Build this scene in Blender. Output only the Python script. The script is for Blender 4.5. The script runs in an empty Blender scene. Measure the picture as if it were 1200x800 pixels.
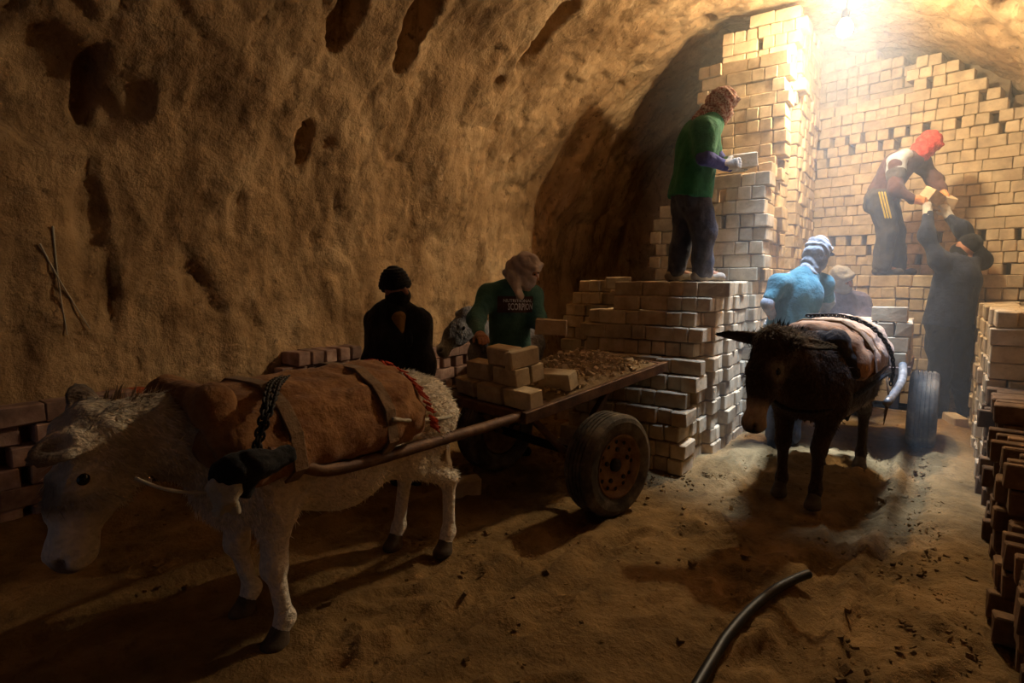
import bpy, math, random
import numpy as np
from mathutils import Vector, Matrix

# ------------------------------------------------------------------ camera, world, lights, exposure
SC = bpy.context.scene
COL = SC.collection
CAM_H = 1.45
FPX = 680.0
PITCH = math.atan(75.0 / FPX)
YAW = math.radians(36.2)
cam_d = bpy.data.cameras.new('camera')
cam_d.sensor_width = 36.0
cam_d.lens = FPX / 1200.0 * 36.0
cam_d.clip_start = 0.05
cam = bpy.data.objects.new('camera', cam_d)
COL.objects.link(cam)
cam.location = (0, 0, CAM_H)
cam.rotation_euler = (math.pi / 2 - PITCH, 0, YAW)
SC.camera = cam

LAMP = Vector((-0.80, 5.98, 3.60))
LAMP_W = 1600.0
LAMP_COL = (1.0, 0.80, 0.53)
DAY_W = 64.0
DAY_COL = (0.50, 0.68, 1.0)
HAZE = 0.058
EXPOSURE = 0.0

world = bpy.data.worlds.new('world')
SC.world = world
world.use_nodes = True
world.node_tree.nodes['Background'].inputs[0].default_value = (0.55, 0.68, 1.0, 1)
world.node_tree.nodes['Background'].inputs[1].default_value = 0.06
vs = SC.view_settings
vs.view_transform = 'Standard'
vs.look = 'None'
vs.exposure = EXPOSURE
vs.gamma = 1.0
vs.use_curve_mapping = False

# daylight falling in through a feed hole in the vault (window_1 below)
HOLE = (-0.60, 5.10, 0.62, 0.62)          # centre x, y and size
ld = bpy.data.lights.new('daylight', 'AREA')
ld.shape = 'RECTANGLE'
ld.size, ld.size_y = 0.55, 0.55
ld.energy = DAY_W
ld.color = DAY_COL
ld.spread = math.radians(40)
lo = bpy.data.objects.new('daylight', ld)
COL.objects.link(lo)
lo.location = (HOLE[0] + .05, HOLE[1] - .05, 4.5)
lo.rotation_euler = (Vector((HOLE[0] - .16, HOLE[1] - .08, 0)) - Vector(lo.location)).to_track_quat('-Z', 'Y').to_euler()

FWD = Vector((-math.sin(YAW), math.cos(YAW), 0))
RGT = Vector((math.cos(YAW), math.sin(YAW), 0))


def P(px, py, d):
    """world point at picture position (1200x800) and horizontal distance d in front of the lens"""
    x = (px - 600) / FPX
    y = -(py - 400) / FPX
    cp, sp = math.cos(PITCH), math.sin(PITCH)
    f = cp + y * sp
    u = -sp + y * cp
    v = FWD * d + RGT * (x / f * d)
    return Vector((v.x, v.y, CAM_H + u / f * d))


# ------------------------------------------------------------------ helpers
def vnoise(p, seed=0):
    """value noise in [-1,1]; p (...,3)"""
    p = np.asarray(p, dtype=np.float64)
    i = np.floor(p).astype(np.int64)
    f = p - i
    f = f * f * (3 - 2 * f)

    def h(a, b, c):
        n = (a * 73856093) ^ (b * 19349663) ^ (c * 83492791) ^ (seed * 2654435761 + 12345)
        n = (n ^ (n >> 13)) * 1274126177
        n = n ^ (n >> 16)
        return (n & 0xFFFF) / 32767.5 - 1.0
    r = 0
    for dx in (0, 1):
        for dy in (0, 1):
            for dz in (0, 1):
                w = (f[..., 0] if dx else 1 - f[..., 0]) * (f[..., 1] if dy else 1 - f[..., 1]) * (f[..., 2] if dz else 1 - f[..., 2])
                r = r + w * h(i[..., 0] + dx, i[..., 1] + dy, i[..., 2] + dz)
    return r


def fbm(p, octs=3, seed=0):
    p = np.asarray(p, dtype=np.float64)
    r, a = 0, 1.0
    for o in range(octs):
        r = r + a * vnoise(p * (2.03 ** o), seed + o * 17)
        a *= 0.5
    return r


def mesh_obj(name, verts, faces, mat, parent=None, smooth=False, loc=None, kind=None):
    me = bpy.data.meshes.new(name)
    if isinstance(verts, np.ndarray) and isinstance(faces, np.ndarray):
        nv, nf, k = len(verts), len(faces), faces.shape[1]
        me.vertices.add(nv)
        me.vertices.foreach_set('co', verts.astype(np.float32).ravel())
        me.loops.add(nf * k)
        me.loops.foreach_set('vertex_index', faces.astype(np.int32).ravel())
        me.polygons.add(nf)
        me.polygons.foreach_set('loop_start', np.arange(0, nf * k, k, dtype=np.int32))
        me.update(calc_edges=True)
    else:
        me.from_pydata([tuple(v) for v in verts], [], [tuple(f) for f in faces])
    me.validate()
    if smooth:
        me.polygons.foreach_set('use_smooth', [True] * len(me.polygons))
    if mat is not None:
        me.materials.append(mat)
    ob = bpy.data.objects.new(name, me)
    COL.objects.link(ob)
    if parent is not None:
        ob.parent = parent
    if loc is not None:
        ob.location = loc
    if kind:
        ob['kind'] = kind
    return ob


def thing(name, label, cat, loc=(0, 0, 0), rotz=0.0, group=None):
    o = bpy.data.objects.new(name, None)
    o.empty_display_size = 0.1
    COL.objects.link(o)
    o.location = loc
    o.rotation_euler = (0, 0, rotz)
    tag(o, label, cat, group)
    return o


def tag(o, label, cat, group=None):
    o['label'] = label
    o['category'] = cat
    if group:
        o['group'] = group
    return o


class MB:
    """collects simple shapes into one mesh"""
    def __init__(s):
        s.v, s.f = [], []

    def add(s, verts, faces):
        o = len(s.v)
        s.v += [Vector(q) for q in verts]
        s.f += [tuple(i + o for i in f) for f in faces]

    def box(s, c, size, rot=None, bev=0.0):
        v, f = chamfer_box(size[0], size[1], size[2], bev)
        m = rot if rot is not None else Matrix.Identity(3)
        c = Vector(c)
        s.add([m @ Vector(q) + c for q in v], f)

    def bar(s, a, b, w, h, up=(0, 0, 1), bev=0.004):
        a, b = Vector(a), Vector(b)
        y = (b - a)
        L = y.length
        y.normalize()
        x = y.cross(Vector(up)).normalized()
        z = x.cross(y)
        m = Matrix((x, y, z)).transposed()
        s.box((a + b) / 2, (w, L, h), m, bev)

    def tube(s, pts, r, n=8, caps=True):
        pts = [Vector(p) for p in pts]
        rs = r if isinstance(r, (list, tuple)) else [r] * len(pts)
        o = len(s.v)
        prev = None
        for i, p in enumerate(pts):
            t = (pts[min(i + 1, len(pts) - 1)] - pts[max(i - 1, 0)])
            t.normalize()
            if prev is None:
                a = t.orthogonal().normalized()
            else:
                a = prev - t * prev.dot(t)
                a.normalize()
            prev = a
            b = t.cross(a)
            for k in range(n):
                an = 2 * math.pi * k / n
                s.v.append(p + (a * math.cos(an) + b * math.sin(an)) * rs[i])
        for i in range(len(pts) - 1):
            for k in range(n):
                k2 = (k + 1) % n
                s.f.append((o + i * n + k, o + i * n + k2, o + (i + 1) * n + k2, o + (i + 1) * n + k))
        if caps:
            s.f.append(tuple(o + k for k in reversed(range(n))))
            s.f.append(tuple(o + (len(pts) - 1) * n + k for k in range(n)))

    def lathe(s, prof, axis_o, ax, n=40):
        """prof list of (r, h) around axis ax from axis_o, closed loop"""
        ax = Vector(ax).normalized()
        a = ax.orthogonal().normalized()
        b = ax.cross(a)
        o = len(s.v)
        m = len(prof)
        for k in range(n):
            an = 2 * math.pi * k / n
            dv = a * math.cos(an) + b * math.sin(an)
            for r, h in prof:
                s.v.append(Vector(axis_o) + dv * r + ax * h)
        for k in range(n):
            k2 = (k + 1) % n
            for i in range(m):
                i2 = (i + 1) % m
                s.f.append((o + k * m + i, o + k * m + i2, o + k2 * m + i2, o + k2 * m + i))

    def build(s, name, mat, parent=None, smooth=False, kind=None):
        return mesh_obj(name, s.v, s.f, mat, parent, smooth, None, kind)


def chamfer_box(x, y, z, b=0.006, jit=None):
    hx, hy, hz = x / 2, y / 2, z / 2
    if b <= 0:
        v = [(sx * hx, sy * hy, sz * hz) for sx in (-1, 1) for sy in (-1, 1) for sz in (-1, 1)]
        f = [(0, 1, 3, 2), (4, 6, 7, 5), (0, 4, 5, 1), (2, 3, 7, 6), (0, 2, 6, 4), (1, 5, 7, 3)]
        return v, f
    v, idx = [], {}
    ci = 0
    for sx in (-1, 1):
        for sy in (-1, 1):
            for sz in (-1, 1):
                j = jit[ci] if jit is not None else (0, 0, 0)
                ci += 1
                for ax in range(3):
                    q = [sx * (hx - b), sy * (hy - b), sz * (hz - b)]
                    q[ax] = (sx * hx, sy * hy, sz * hz)[ax]
                    idx[(sx, sy, sz, ax)] = len(v)
                    v.append((q[0] + j[0], q[1] + j[1], q[2] + j[2]))
    f = []
    for ax in range(3):
        o = [k for k in range(3) if k != ax]
        for s in (-1, 1):
            ring = []
            for (a, c) in ((-1, -1), (1, -1), (1, 1), (-1, 1)):
                k = [0, 0, 0]
                k[ax] = s
                k[o[0]] = a
                k[o[1]] = c
                ring.append(idx[(k[0], k[1], k[2], ax)])
            flip = (s > 0) == (ax == 1)
            f.append(tuple(ring[::-1]) if flip else tuple(ring))
    for ax in range(3):                       # edges along ax
        o = [k for k in range(3) if k != ax]
        for a in (-1, 1):
            for c in (-1, 1):
                def g(s, face):
                    k = [0, 0, 0]
                    k[ax] = s
                    k[o[0]] = a
                    k[o[1]] = c
                    return idx[(k[0], k[1], k[2], face)]
                q = (g(-1, o[0]), g(1, o[0]), g(1, o[1]), g(-1, o[1]))
                f.append(q if (a * c > 0) == (ax != 1) else q[::-1])
    for sx in (-1, 1):
        for sy in (-1, 1):
            for sz in (-1, 1):
                q = tuple(idx[(sx, sy, sz, a)] for a in range(3))
                f.append(q if sx * sy * sz > 0 else q[::-1])
    return v, f


# ------------------------------------------------------------------ organic surfaces: smooth union of capsules and ellipsoids, meshed on a grid
def cap(a, b, ra, rb=None, k=0.03, sq=None, sub=False):
    return ('c', np.array(a, float), np.array(b, float), ra, ra if rb is None else rb, k, sq, sub)


def ell(c, r, axes=None, k=0.03, sub=False):
    """axes: 3 vectors (x,y,z of the ellipsoid)"""
    R = np.eye(3) if axes is None else np.array([np.array(q, float) / np.linalg.norm(q) for q in axes]).T
    return ('e', np.array(c, float), R, np.array(r, float), None, k, None, sub)


def plane_cut(pt, n):
    """removes everything on the side of pt that n points to"""
    return ('p', np.array(pt, float), np.array(n, float) / np.linalg.norm(n), None, None, 0.006, None, True)


def prim_bounds(p):
    if p[0] == 'p':
        return p[1] - 5, p[1] + 5
    if p[0] == 'c':
        m = max(p[3], p[4])
        return np.minimum(p[1], p[2]) - m, np.maximum(p[1], p[2]) + m
    m = max(p[3])
    return p[1] - m, p[1] + m


def prim_eval(p, X):
    if p[0] == 'p':
        return -((X - p[1]) @ p[2])
    if p[0] == 'c':
        a, b, ra, rb, sq = p[1], p[2], p[3], p[4], p[6]
        ab = b - a
        L = float(ab @ ab) + 1e-9
        t = np.clip(((X - a) @ ab) / L, 0, 1)
        q = X - a - t[..., None] * ab
        if sq is not None:
            n = np.array(sq[0], float)
            n = n / np.linalg.norm(n)
            q = q + (sq[1] - 1) * (q @ n)[..., None] * n
            return (np.sqrt((q * q).sum(-1)) - (ra + (rb - ra) * t)) / math.sqrt(max(sq[1], 1.0))
        return np.sqrt((q * q).sum(-1)) - (ra + (rb - ra) * t)
    q = (X - p[1]) @ p[2]
    k0 = np.sqrt(((q / p[3]) ** 2).sum(-1)) + 1e-9
    k1 = np.sqrt(((q / p[3] ** 2) ** 2).sum(-1)) + 1e-9
    return k0 * (k0 - 1) / k1


def sdf_mesh(prims, vox, field_fn=None, smooth_it=2):
    los, his = zip(*[prim_bounds(p) for p in prims if not p[7]])
    lo = np.min(los, 0) - 0.05
    hi = np.max(his, 0) + 0.05
    n = np.ceil((hi - lo) / vox).astype(int) + 2
    F = np.full(n, 0.5)
    ax = [lo[i] + vox * np.arange(n[i]) for i in range(3)]
    for p in prims:
        bl, bh = prim_bounds(p)
        mar = p[5] + 3 * vox
        i0 = np.maximum(np.floor((bl - mar - lo) / vox).astype(int), 0)
        i1 = np.minimum(np.ceil((bh + mar - lo) / vox).astype(int) + 1, n)
        if (i1 <= i0).any():
            continue
        X = np.stack(np.meshgrid(*[ax[i][i0[i]:i1[i]] for i in range(3)], indexing='ij'), -1)
        d = prim_eval(p, X)
        sl = tuple(slice(i0[i], i1[i]) for i in range(3))
        a, k = F[sl], p[5]
        if p[7]:
            h = np.maximum(k - np.abs(a + d), 0) / k
            F[sl] = np.maximum(a, -d) + h * h * k * 0.25
        else:
            h = np.maximum(k - np.abs(a - d), 0) / k
            F[sl] = np.minimum(a, d) - h * h * k * 0.25
    S = F < 0
    cs = np.zeros(n - 1, int)
    for dx in (0, 1):
        for dy in (0, 1):
            for dz in (0, 1):
                cs += S[dx:n[0] - 1 + dx, dy:n[1] - 1 + dy, dz:n[2] - 1 + dz]
    act = (cs > 0) & (cs < 8)
    ids = np.full(n - 1, -1)
    I = np.argwhere(act)
    ids[act] = np.arange(len(I))
    acc = np.zeros((len(I), 3))
    cnt = np.zeros(len(I))
    C = [(x, y, z) for x in (0, 1) for y in (0, 1) for z in (0, 1)]
    for a in C:
        for b in C:
            if sum(abs(a[i] - b[i]) for i in range(3)) == 1 and a < b:
                va = F[I[:, 0] + a[0], I[:, 1] + a[1], I[:, 2] + a[2]]
                vb = F[I[:, 0] + b[0], I[:, 1] + b[1], I[:, 2] + b[2]]
                m = (va < 0) != (vb < 0)
                t = np.where(m, va / np.where(m, va - vb, 1), 0)
                pos = np.array(a) + t[:, None] * (np.array(b) - np.array(a))
                acc[m] += pos[m]
                cnt[m] += 1
    V = lo + vox * (I + acc / cnt[:, None])
    Q = []
    for axx in range(3):
        o1, o2 = [(1, 2), (2, 0), (0, 1)][axx]
        sl_a = [slice(0, None)] * 3
        sl_b = [slice(0, None)] * 3
        sl_a[axx] = slice(0, n[axx] - 1)
        sl_b[axx] = slice(1, n[axx])
        A, B = S[tuple(sl_a)], S[tuple(sl_b)]
        E = np.argwhere(A != B)
        E = E[(E[:, o1] > 0) & (E[:, o2] > 0) & (E[:, o1] < n[o1] - 1) & (E[:, o2] < n[o2] - 1)]
        s = A[E[:, 0], E[:, 1], E[:, 2]]
        e1 = np.zeros(3, int)
        e1[o1] = 1
        e2 = np.zeros(3, int)
        e2[o2] = 1
        q = [ids[tuple((E - d).T)] for d in (e1 * 0, e1, e1 + e2, e2)]
        q = np.stack(q, 1)
        q[~s] = q[~s][:, ::-1]
        Q.append(q)
    Q = np.concatenate(Q)
    e = np.concatenate([Q[:, [0, 1]], Q[:, [1, 2]], Q[:, [2, 3]], Q[:, [3, 0]]])
    for _ in range(smooth_it):
        sm = np.zeros_like(V)
        c = np.zeros(len(V))
        for i in range(3):
            sm[:, i] = np.bincount(e[:, 0], V[e[:, 1], i], len(V))
        c = np.bincount(e[:, 0], minlength=len(V))
        V = V + 0.55 * (sm / np.maximum(c, 1)[:, None] - V)
    if field_fn is not None:
        fn = np.cross(V[Q[:, 2]] - V[Q[:, 0]], V[Q[:, 3]] - V[Q[:, 1]])
        N = np.zeros_like(V)
        for c in range(4):
            for i in range(3):
                N[:, i] += np.bincount(Q[:, c], fn[:, i], len(V))
        N /= np.linalg.norm(N, axis=1)[:, None] + 1e-12
        V = V + N * field_fn(V)[:, None]
    return V, Q


def organic(name, prims, mat, parent, vox=0.012, fn=None, smooth_it=2, offset=None):
    V, Q = sdf_mesh(prims, vox, fn, smooth_it)
    if offset is not None:
        V = V - np.array(offset)
    return mesh_obj(name, V, Q, mat, parent, True)


# ------------------------------------------------------------------ materials
def rgb(r, g, b):
    """sRGB 0..255 to linear"""
    f = lambda c: ((c / 255 + 0.055) / 1.055) ** 2.4 if c > 10 else c / 255 / 12.92
    return (f(r), f(g), f(b), 1)


def material(name, c1, c2=None, scale=8.0, rough=0.9, bump=0.2, bscale=None, rand=0.0, detail=6.0, c3=None, metal=0.0, stretch=(1, 1, 1), spec=0.2, pos=(0.35, 0.65), sheen=0.0, bdist=0.02):
    m = bpy.data.materials.new(name)
    m.use_nodes = True
    nt = m.node_tree
    N, L = nt.nodes, nt.links
    bs = N['Principled BSDF']
    bs.inputs['Roughness'].default_value = rough
    bs.inputs['Metallic'].default_value = metal
    bs.inputs['Specular IOR Level'].default_value = spec
    if sheen:
        bs.inputs['Sheen Weight'].default_value = sheen
    tc = N.new('ShaderNodeTexCoord')
    mp = N.new('ShaderNodeMapping')
    mp.inputs['Scale'].default_value = stretch
    L.new(tc.outputs['Object'], mp.inputs[0])
    vec = mp.outputs[0]
    oi = None
    if rand:
        oi = N.new('ShaderNodeObjectInfo')
        ad = N.new('ShaderNodeVectorMath')
        ad.operation = 'ADD'
        mu = N.new('ShaderNodeMath')
        mu.operation = 'MULTIPLY'
        mu.inputs[1].default_value = 37.0
        L.new(oi.outputs['Random'], mu.inputs[0])
        L.new(vec, ad.inputs[0])
        L.new(mu.outputs[0], ad.inputs[1])
        vec = ad.outputs[0]
    nz = N.new('ShaderNodeTexNoise')
    nz.inputs['Scale'].default_value = scale
    nz.inputs['Detail'].default_value = detail
    nz.inputs['Roughness'].default_value = 0.6
    L.new(vec, nz.inputs['Vector'])
    cr = N.new('ShaderNodeValToRGB')
    cr.color_ramp.elements[0].position = pos[0]
    cr.color_ramp.elements[0].color = c1
    cr.color_ramp.elements[1].position = pos[1]
    cr.color_ramp.elements[1].color = c2 or c1
    if c3:
        e = cr.color_ramp.elements.new((pos[0] + pos[1]) / 2)
        e.color = c3
    L.new(nz.outputs['Fac'], cr.inputs[0])
    out = cr.outputs[0]
    if rand:
        hs = N.new('ShaderNodeHueSaturation')
        mr = N.new('ShaderNodeMapRange')
        mr.inputs[3].default_value = 1 - rand
        mr.inputs[4].default_value = 1 + rand
        L.new(oi.outputs['Random'], mr.inputs[0])
        L.new(mr.outputs[0], hs.inputs['Value'])
        L.new(out, hs.inputs['Color'])
        out = hs.outputs[0]
    L.new(out, bs.inputs['Base Color'])
    if bump:
        n2 = N.new('ShaderNodeTexNoise')
        n2.inputs['Scale'].default_value = bscale or scale * 4
        n2.inputs['Detail'].default_value = 8.0
        n2.inputs['Roughness'].default_value = 0.65
        L.new(vec, n2.inputs['Vector'])
        bp = N.new('ShaderNodeBump')
        bp.inputs['Strength'].default_value = bump
        bp.inputs['Distance'].default_value = bdist
        L.new(n2.outputs['Fac'], bp.inputs['Height'])
        L.new(bp.outputs[0], bs.inputs['Normal'])
    m['out'] = 1
    return m


M = {}
M['mud'] = material('mud_plaster', rgb(136, 106, 72), rgb(206, 174, 130), 1.6, 0.95, 0.9, 9.0, c3=rgb(176, 143, 102), pos=(0.3, 0.72), detail=9, bdist=0.05)
M['dirt'] = material('packed_dirt', rgb(106, 82, 48), rgb(158, 124, 78), 2.5, 0.97, 0.9, 26.0, c3=rgb(132, 103, 62), detail=9, bdist=0.03)
M['brick'] = material('raw_clay_brick', rgb(166, 143, 112), rgb(206, 184, 148), 7.0, 0.93, 0.35, 45.0, rand=0.13, c3=rgb(190, 166, 130), bdist=0.01)
M['brick_mix'] = material('old_fired_brick', rgb(120, 96, 84), rgb(178, 150, 134), 7.0, 0.93, 0.35, 45.0, rand=0.25, c3=rgb(150, 120, 106), bdist=0.01)
M['brick_dark'] = material('dark_brown_brick', rgb(84, 62, 42), rgb(132, 102, 72), 7.0, 0.93, 0.35, 45.0, rand=0.2, c3=rgb(108, 82, 56), bdist=0.01)  # darker brown brick tone for the low rows on the right
M['brick_red'] = material('red_fired_brick', rgb(150, 70, 40), rgb(180, 92, 56), 7.0, 0.93, 0.35, 45.0, bdist=0.01)
M['core'] = material('brick_core', rgb(120, 100, 74), rgb(150, 126, 94), 9.0, 0.97, 0.5, 30.0)
M['steel'] = material('rusty_steel', rgb(74, 50, 34), rgb(124, 92, 62), 9.0, 0.6, 0.25, 60.0, metal=0.35, spec=0.4, c3=rgb(96, 66, 44))
M['steel_pale'] = material('worn_galvanised_steel', rgb(120, 118, 114), rgb(176, 174, 170), 14.0, 0.45, 0.12, 60.0, metal=0.6, spec=0.5)
M['dark_steel'] = material('dark_iron', rgb(30, 27, 25), rgb(58, 50, 44), 16.0, 0.55, 0.2, 80.0, metal=0.5, spec=0.4)
M['rim'] = material('rusted_rim', rgb(118, 88, 62), rgb(160, 128, 94), 10.0, 0.75, 0.3, 70.0, metal=0.2)
M['rubber'] = material('dusty_tyre_rubber', rgb(56, 52, 47), rgb(122, 110, 92), 7.0, 0.85, 0.3, 60.0, c3=rgb(84, 76, 66))
M['hose'] = material('black_hose_rubber', rgb(14, 14, 15), rgb(30, 29, 28), 10.0, 0.45, 0.05, 40.0, spec=0.4)
M['wire'] = material('wire', rgb(20, 20, 20), rgb(30, 30, 30), 10.0, 0.6, 0.0)
M['skin'] = material('tan_skin', rgb(150, 102, 74), rgb(176, 124, 92), 14.0, 0.6, 0.1, 90.0, spec=0.35)
M['sole'] = material('shoe_sole', rgb(60, 54, 46), rgb(90, 82, 70), 14.0, 0.85, 0.1)
for nm, a, b in (('green', (44, 108, 74), (60, 136, 94)), ('blue_sleeve', (62, 66, 130), (84, 88, 158)), ('navy_trouser', (58, 58, 68), (88, 88, 100)),
                 ('maroon', (70, 48, 46), (98, 70, 66)), ('black_cloth', (24, 23, 24), (42, 40, 40)), ('charcoal', (58, 54, 52), (84, 78, 74)),
                 ('teal', (46, 80, 84), (60, 98, 102)), ('dark_navy', (30, 34, 46), (52, 58, 74)), ('grey_sleeve', (104, 104, 106), (140, 140, 140)),
                 ('forest', (60, 100, 90), (80, 124, 112)), ('beige_scarf', (176, 158, 144), (206, 190, 176)), ('pale_scarf', (138, 132, 126), (172, 166, 158)),
                 ('purple_jacket', (92, 88, 112), (122, 116, 140)), ('glove', (176, 166, 150), (206, 198, 182)), ('orange_glove', (196, 126, 76), (220, 154, 100)),
                 ('grey_shoe', (128, 118, 104), (168, 156, 138)), ('black_knit', (18, 17, 17), (32, 30, 30)), ('mustard', (124, 92, 48), (150, 112, 62)),
                 ('grey_panel', (150, 152, 154), (186, 188, 188)), ('brown_panel', (70, 52, 46), (90, 68, 60)), ('white_print', (206, 206, 210), (226, 226, 228)),
                 ('yellow_print', (206, 172, 50), (226, 194, 70)), ('burlap', (122, 80, 46), (164, 116, 70)), ('burlap_pale', (150, 112, 82), (190, 150, 116)),
                 ('strap', (110, 84, 58), (142, 112, 80)), ('rope', (176, 164, 140), (206, 196, 172)), ('red_yarn', (176, 62, 36), (206, 84, 50)), ('grey_cap', (52, 50, 52), (80, 77, 77)), ('grey_wrap', (100, 96, 94), (150, 146, 142))):
    M[nm] = material(nm, rgb(*a), rgb(*b), 9.0, 0.95, 0.7, 22.0, bdist=0.022, sheen=0.1)


def grime(m, col, scale, lo_, hi_, amount, stretch=(1, 1, 1)):
    """blends an uneven dark stain, pits and streaks over a material's colour"""
    N, L = m.node_tree.nodes, m.node_tree.links
    bs = N['Principled BSDF']
    src = bs.inputs['Base Color'].links[0].from_socket
    tc = [n for n in N if n.type == 'TEX_COORD'][0]
    mp = N.new('ShaderNodeMapping')
    mp.inputs['Scale'].default_value = stretch
    L.new(tc.outputs['Object'], mp.inputs[0])
    nz = N.new('ShaderNodeTexNoise')
    nz.inputs['Scale'].default_value = scale
    nz.inputs['Detail'].default_value = 10
    nz.inputs['Roughness'].default_value = 0.68
    nz.inputs['Distortion'].default_value = 0.6
    L.new(mp.outputs[0], nz.inputs['Vector'])
    mr = N.new('ShaderNodeMapRange')
    mr.inputs[1].default_value = lo_
    mr.inputs[2].default_value = hi_
    mr.inputs[3].default_value = 0
    mr.inputs[4].default_value = amount
    L.new(nz.outputs['Fac'], mr.inputs[0])
    mx = N.new('ShaderNodeMix')
    mx.data_type = 'RGBA'
    L.new(mr.outputs[0], mx.inputs[0])
    L.new(src, mx.inputs[6])
    mx.inputs[7].default_value = col
    L.new(mx.outputs[2], bs.inputs['Base Color'])


grime(M['mud'], rgb(92, 68, 44), 2.2, .50, .68, .75, (1.6, 1.6, .7))
grime(M['mud'], rgb(70, 50, 32), 11.0, .57, .70, .8, (1.3, 1.3, .8))
grime(M['mud'], rgb(228, 198, 156), 5.0, .58, .74, .45)
grime(M['dirt'], rgb(84, 62, 36), 9.0, .55, .70, .6)
grime(M['brick'], rgb(132, 108, 80), 16.0, .56, .72, .5)
# ------------------------------------------------------------------ the kiln: floor, mud walls, vault
VX, VR, VZ = -1.5, 2.8, 1.45          # vault centre, radius, springing height
S1 = VZ + 0.2                          # wall length below the springing (starts under the floor)
STOT = 2 * S1 + math.pi * VR
Y0, Y1 = -3.2, 9.0


def vault_pt(s):
    s = np.asarray(s, float)
    a = np.clip((s - S1) / VR, 0, math.pi)
    x = VX - VR * np.cos(a)
    z = VZ + VR * np.sin(a)
    z = np.where(s < S1, s - 0.2, np.where(s > S1 + math.pi * VR, VZ - (s - S1 - math.pi * VR), z))
    nx = np.where(s < S1, 1.0, np.where(s > S1 + math.pi * VR, -1.0, np.cos(a)))
    nz = np.where((s < S1) | (s > S1 + math.pi * VR), 0.0, -np.sin(a))
    return x, z, nx, nz


def vault_hit(px, py):
    for i in range(60, 900):
        q = P(px, py, i * 0.01)
        if q.z < VZ:
            out = abs(q.x - VX) > VR
            s = q.z + 0.2 if q.x < VX else STOT - (q.z + 0.2)
        else:
            out = (q.x - VX) ** 2 + (q.z - VZ) ** 2 > VR * VR
            s = S1 + VR * math.atan2(q.z - VZ, -(q.x - VX))
        if out:
            return s, q.y
    return None


# hollows in the mud: picture position, half-size along s and Y, depth, squareness
HOLES = [(497, 25, 0.42, 0.10, 0.34), (640, 45, 0.40, 0.11, 0.34), (412, 15, 0.30, 0.10, 0.22), (361, 172, 0.17, 0.055, 0.16), (72, 110, 0.26, 0.42, 0.12),
         (110, 105, 0.2, 0.07, 0.16), (585, 100, 0.07, 0.05, 0.08), (582, 150, 0.08, 0.035, 0.06), (825, 26, 0.10, 0.14, 0.10), (280, 250, 0.2, 0.06, 0.04), (110, 250, 0.3, 0.10, 0.07),
         (575, 180, 0.22, 0.05, 0.035), (598, 195, 0.10, 0.08, 0.05), (725, 100, 0.04, 0.16, 0.05), (480, 160, 0.34, 0.05, 0.03), (345, 265, 0.2, 0.05, 0.03), (1178, 8, 0.08, 0.1, 0.08),
         (230, 330, 0.14, 0.08, 0.03), (130, 330, 0.25, 0.06, 0.06)]
HP = []
for h in HOLES:
    q = vault_hit(h[0], h[1])
    if q:
        HP.append((q[0], q[1]) + h[2:])


def vault_disp(s, y, x, z):
    p = np.stack([x, y, z], -1)
    d = 0.085 * fbm(p * 0.85, 2, 3) + 0.040 * fbm(p * np.array([2.2, 3.4, 1.6]), 3, 9) + 0.014 * fbm(p * 8.5, 3, 21)
    # ridged, plaster-like cracks
    r = 1 - np.abs(fbm(p * np.array([1.4, 2.2, 1.1]), 3, 40))
    d = d - 0.04 * np.clip(r - 0.86, 0, 1) * 6
    r2 = 1 - np.abs(fbm(p * np.array([4.2, 5.5, 3.0]), 3, 60))
    d = d - 0.018 * np.clip(r2 - 0.88, 0, 1) * 8 + 0.012 * fbm(p * np.array([5, 7, 3.2]), 2, 66)
    for (hs, hy, rs, ry, dep) in HP:
        w = 0.25 * fbm(p * 3.5, 2, 77)
        q = ((s - hs) / rs) ** 2 + ((y - hy) / ry) ** 2
        q = np.sqrt(q) + w
        d = d - dep * np.clip((1.15 - q) / 0.4, 0, 1)
    return d


def shell_piece(name, sa, sb, hole=None, res=0.032):
    ns = int(round((sb - sa) / res)) + 1
    ny = int(round((Y1 - Y0) / res)) + 1
    s, y = np.meshgrid(np.linspace(sa, sb, ns), np.linspace(Y0, Y1, ny), indexing='ij')
    x, z, nx, nz = vault_pt(s)
    d = vault_disp(s, y, x, z)
    V = np.stack([x + nx * d, y, z + nz * d], -1).reshape(-1, 3)
    i, j = np.meshgrid(np.arange(ns - 1), np.arange(ny - 1), indexing='ij')
    a = (i * ny + j).ravel()
    Q = np.stack([a, a + 1, a + ny + 1, a + ny], 1)
    if hole is not None:
        yc, zc = V[Q].mean(1)[:, 1], V[Q].mean(1)[:, 2]
        Q = Q[~((np.abs(V[Q].mean(1)[:, 0] - hole[0]) < hole[2] / 2) & (np.abs(yc - hole[1]) < hole[3] / 2))]
    o = mesh_obj(name, V, Q, M['mud'], None, True)
    o['kind'] = 'structure'
    return o


SA, SB = S1 + 1.6, S1 + math.pi * VR - 1.9
shell_piece('wall_left', 0.0, SA)
shell_piece('ceiling', SA, SB, HOLE)
shell_piece('wall_right', SB, STOT)
# the brick-lined feed hole daylight falls through
mb = MB()
for sx in (-1, 1):
    mb.box((HOLE[0] + sx * (HOLE[2] / 2 + .04), HOLE[1], 4.3), (.1, HOLE[3] + .18, .6), None, .01)
    mb.box((HOLE[0], HOLE[1] + sx * (HOLE[3] / 2 + .04), 4.3), (HOLE[2] + .18, .1, .6), None, .01)
w = mb.build('window_1', M['mud'])
w['kind'] = 'structure'


def fz(x, y):
    """floor height"""
    x, y = np.asarray(x, float), np.asarray(y, float)
    z = 0.05 * np.log1p(np.exp((y - 4.6) * 3)) / 3
    return z


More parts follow.
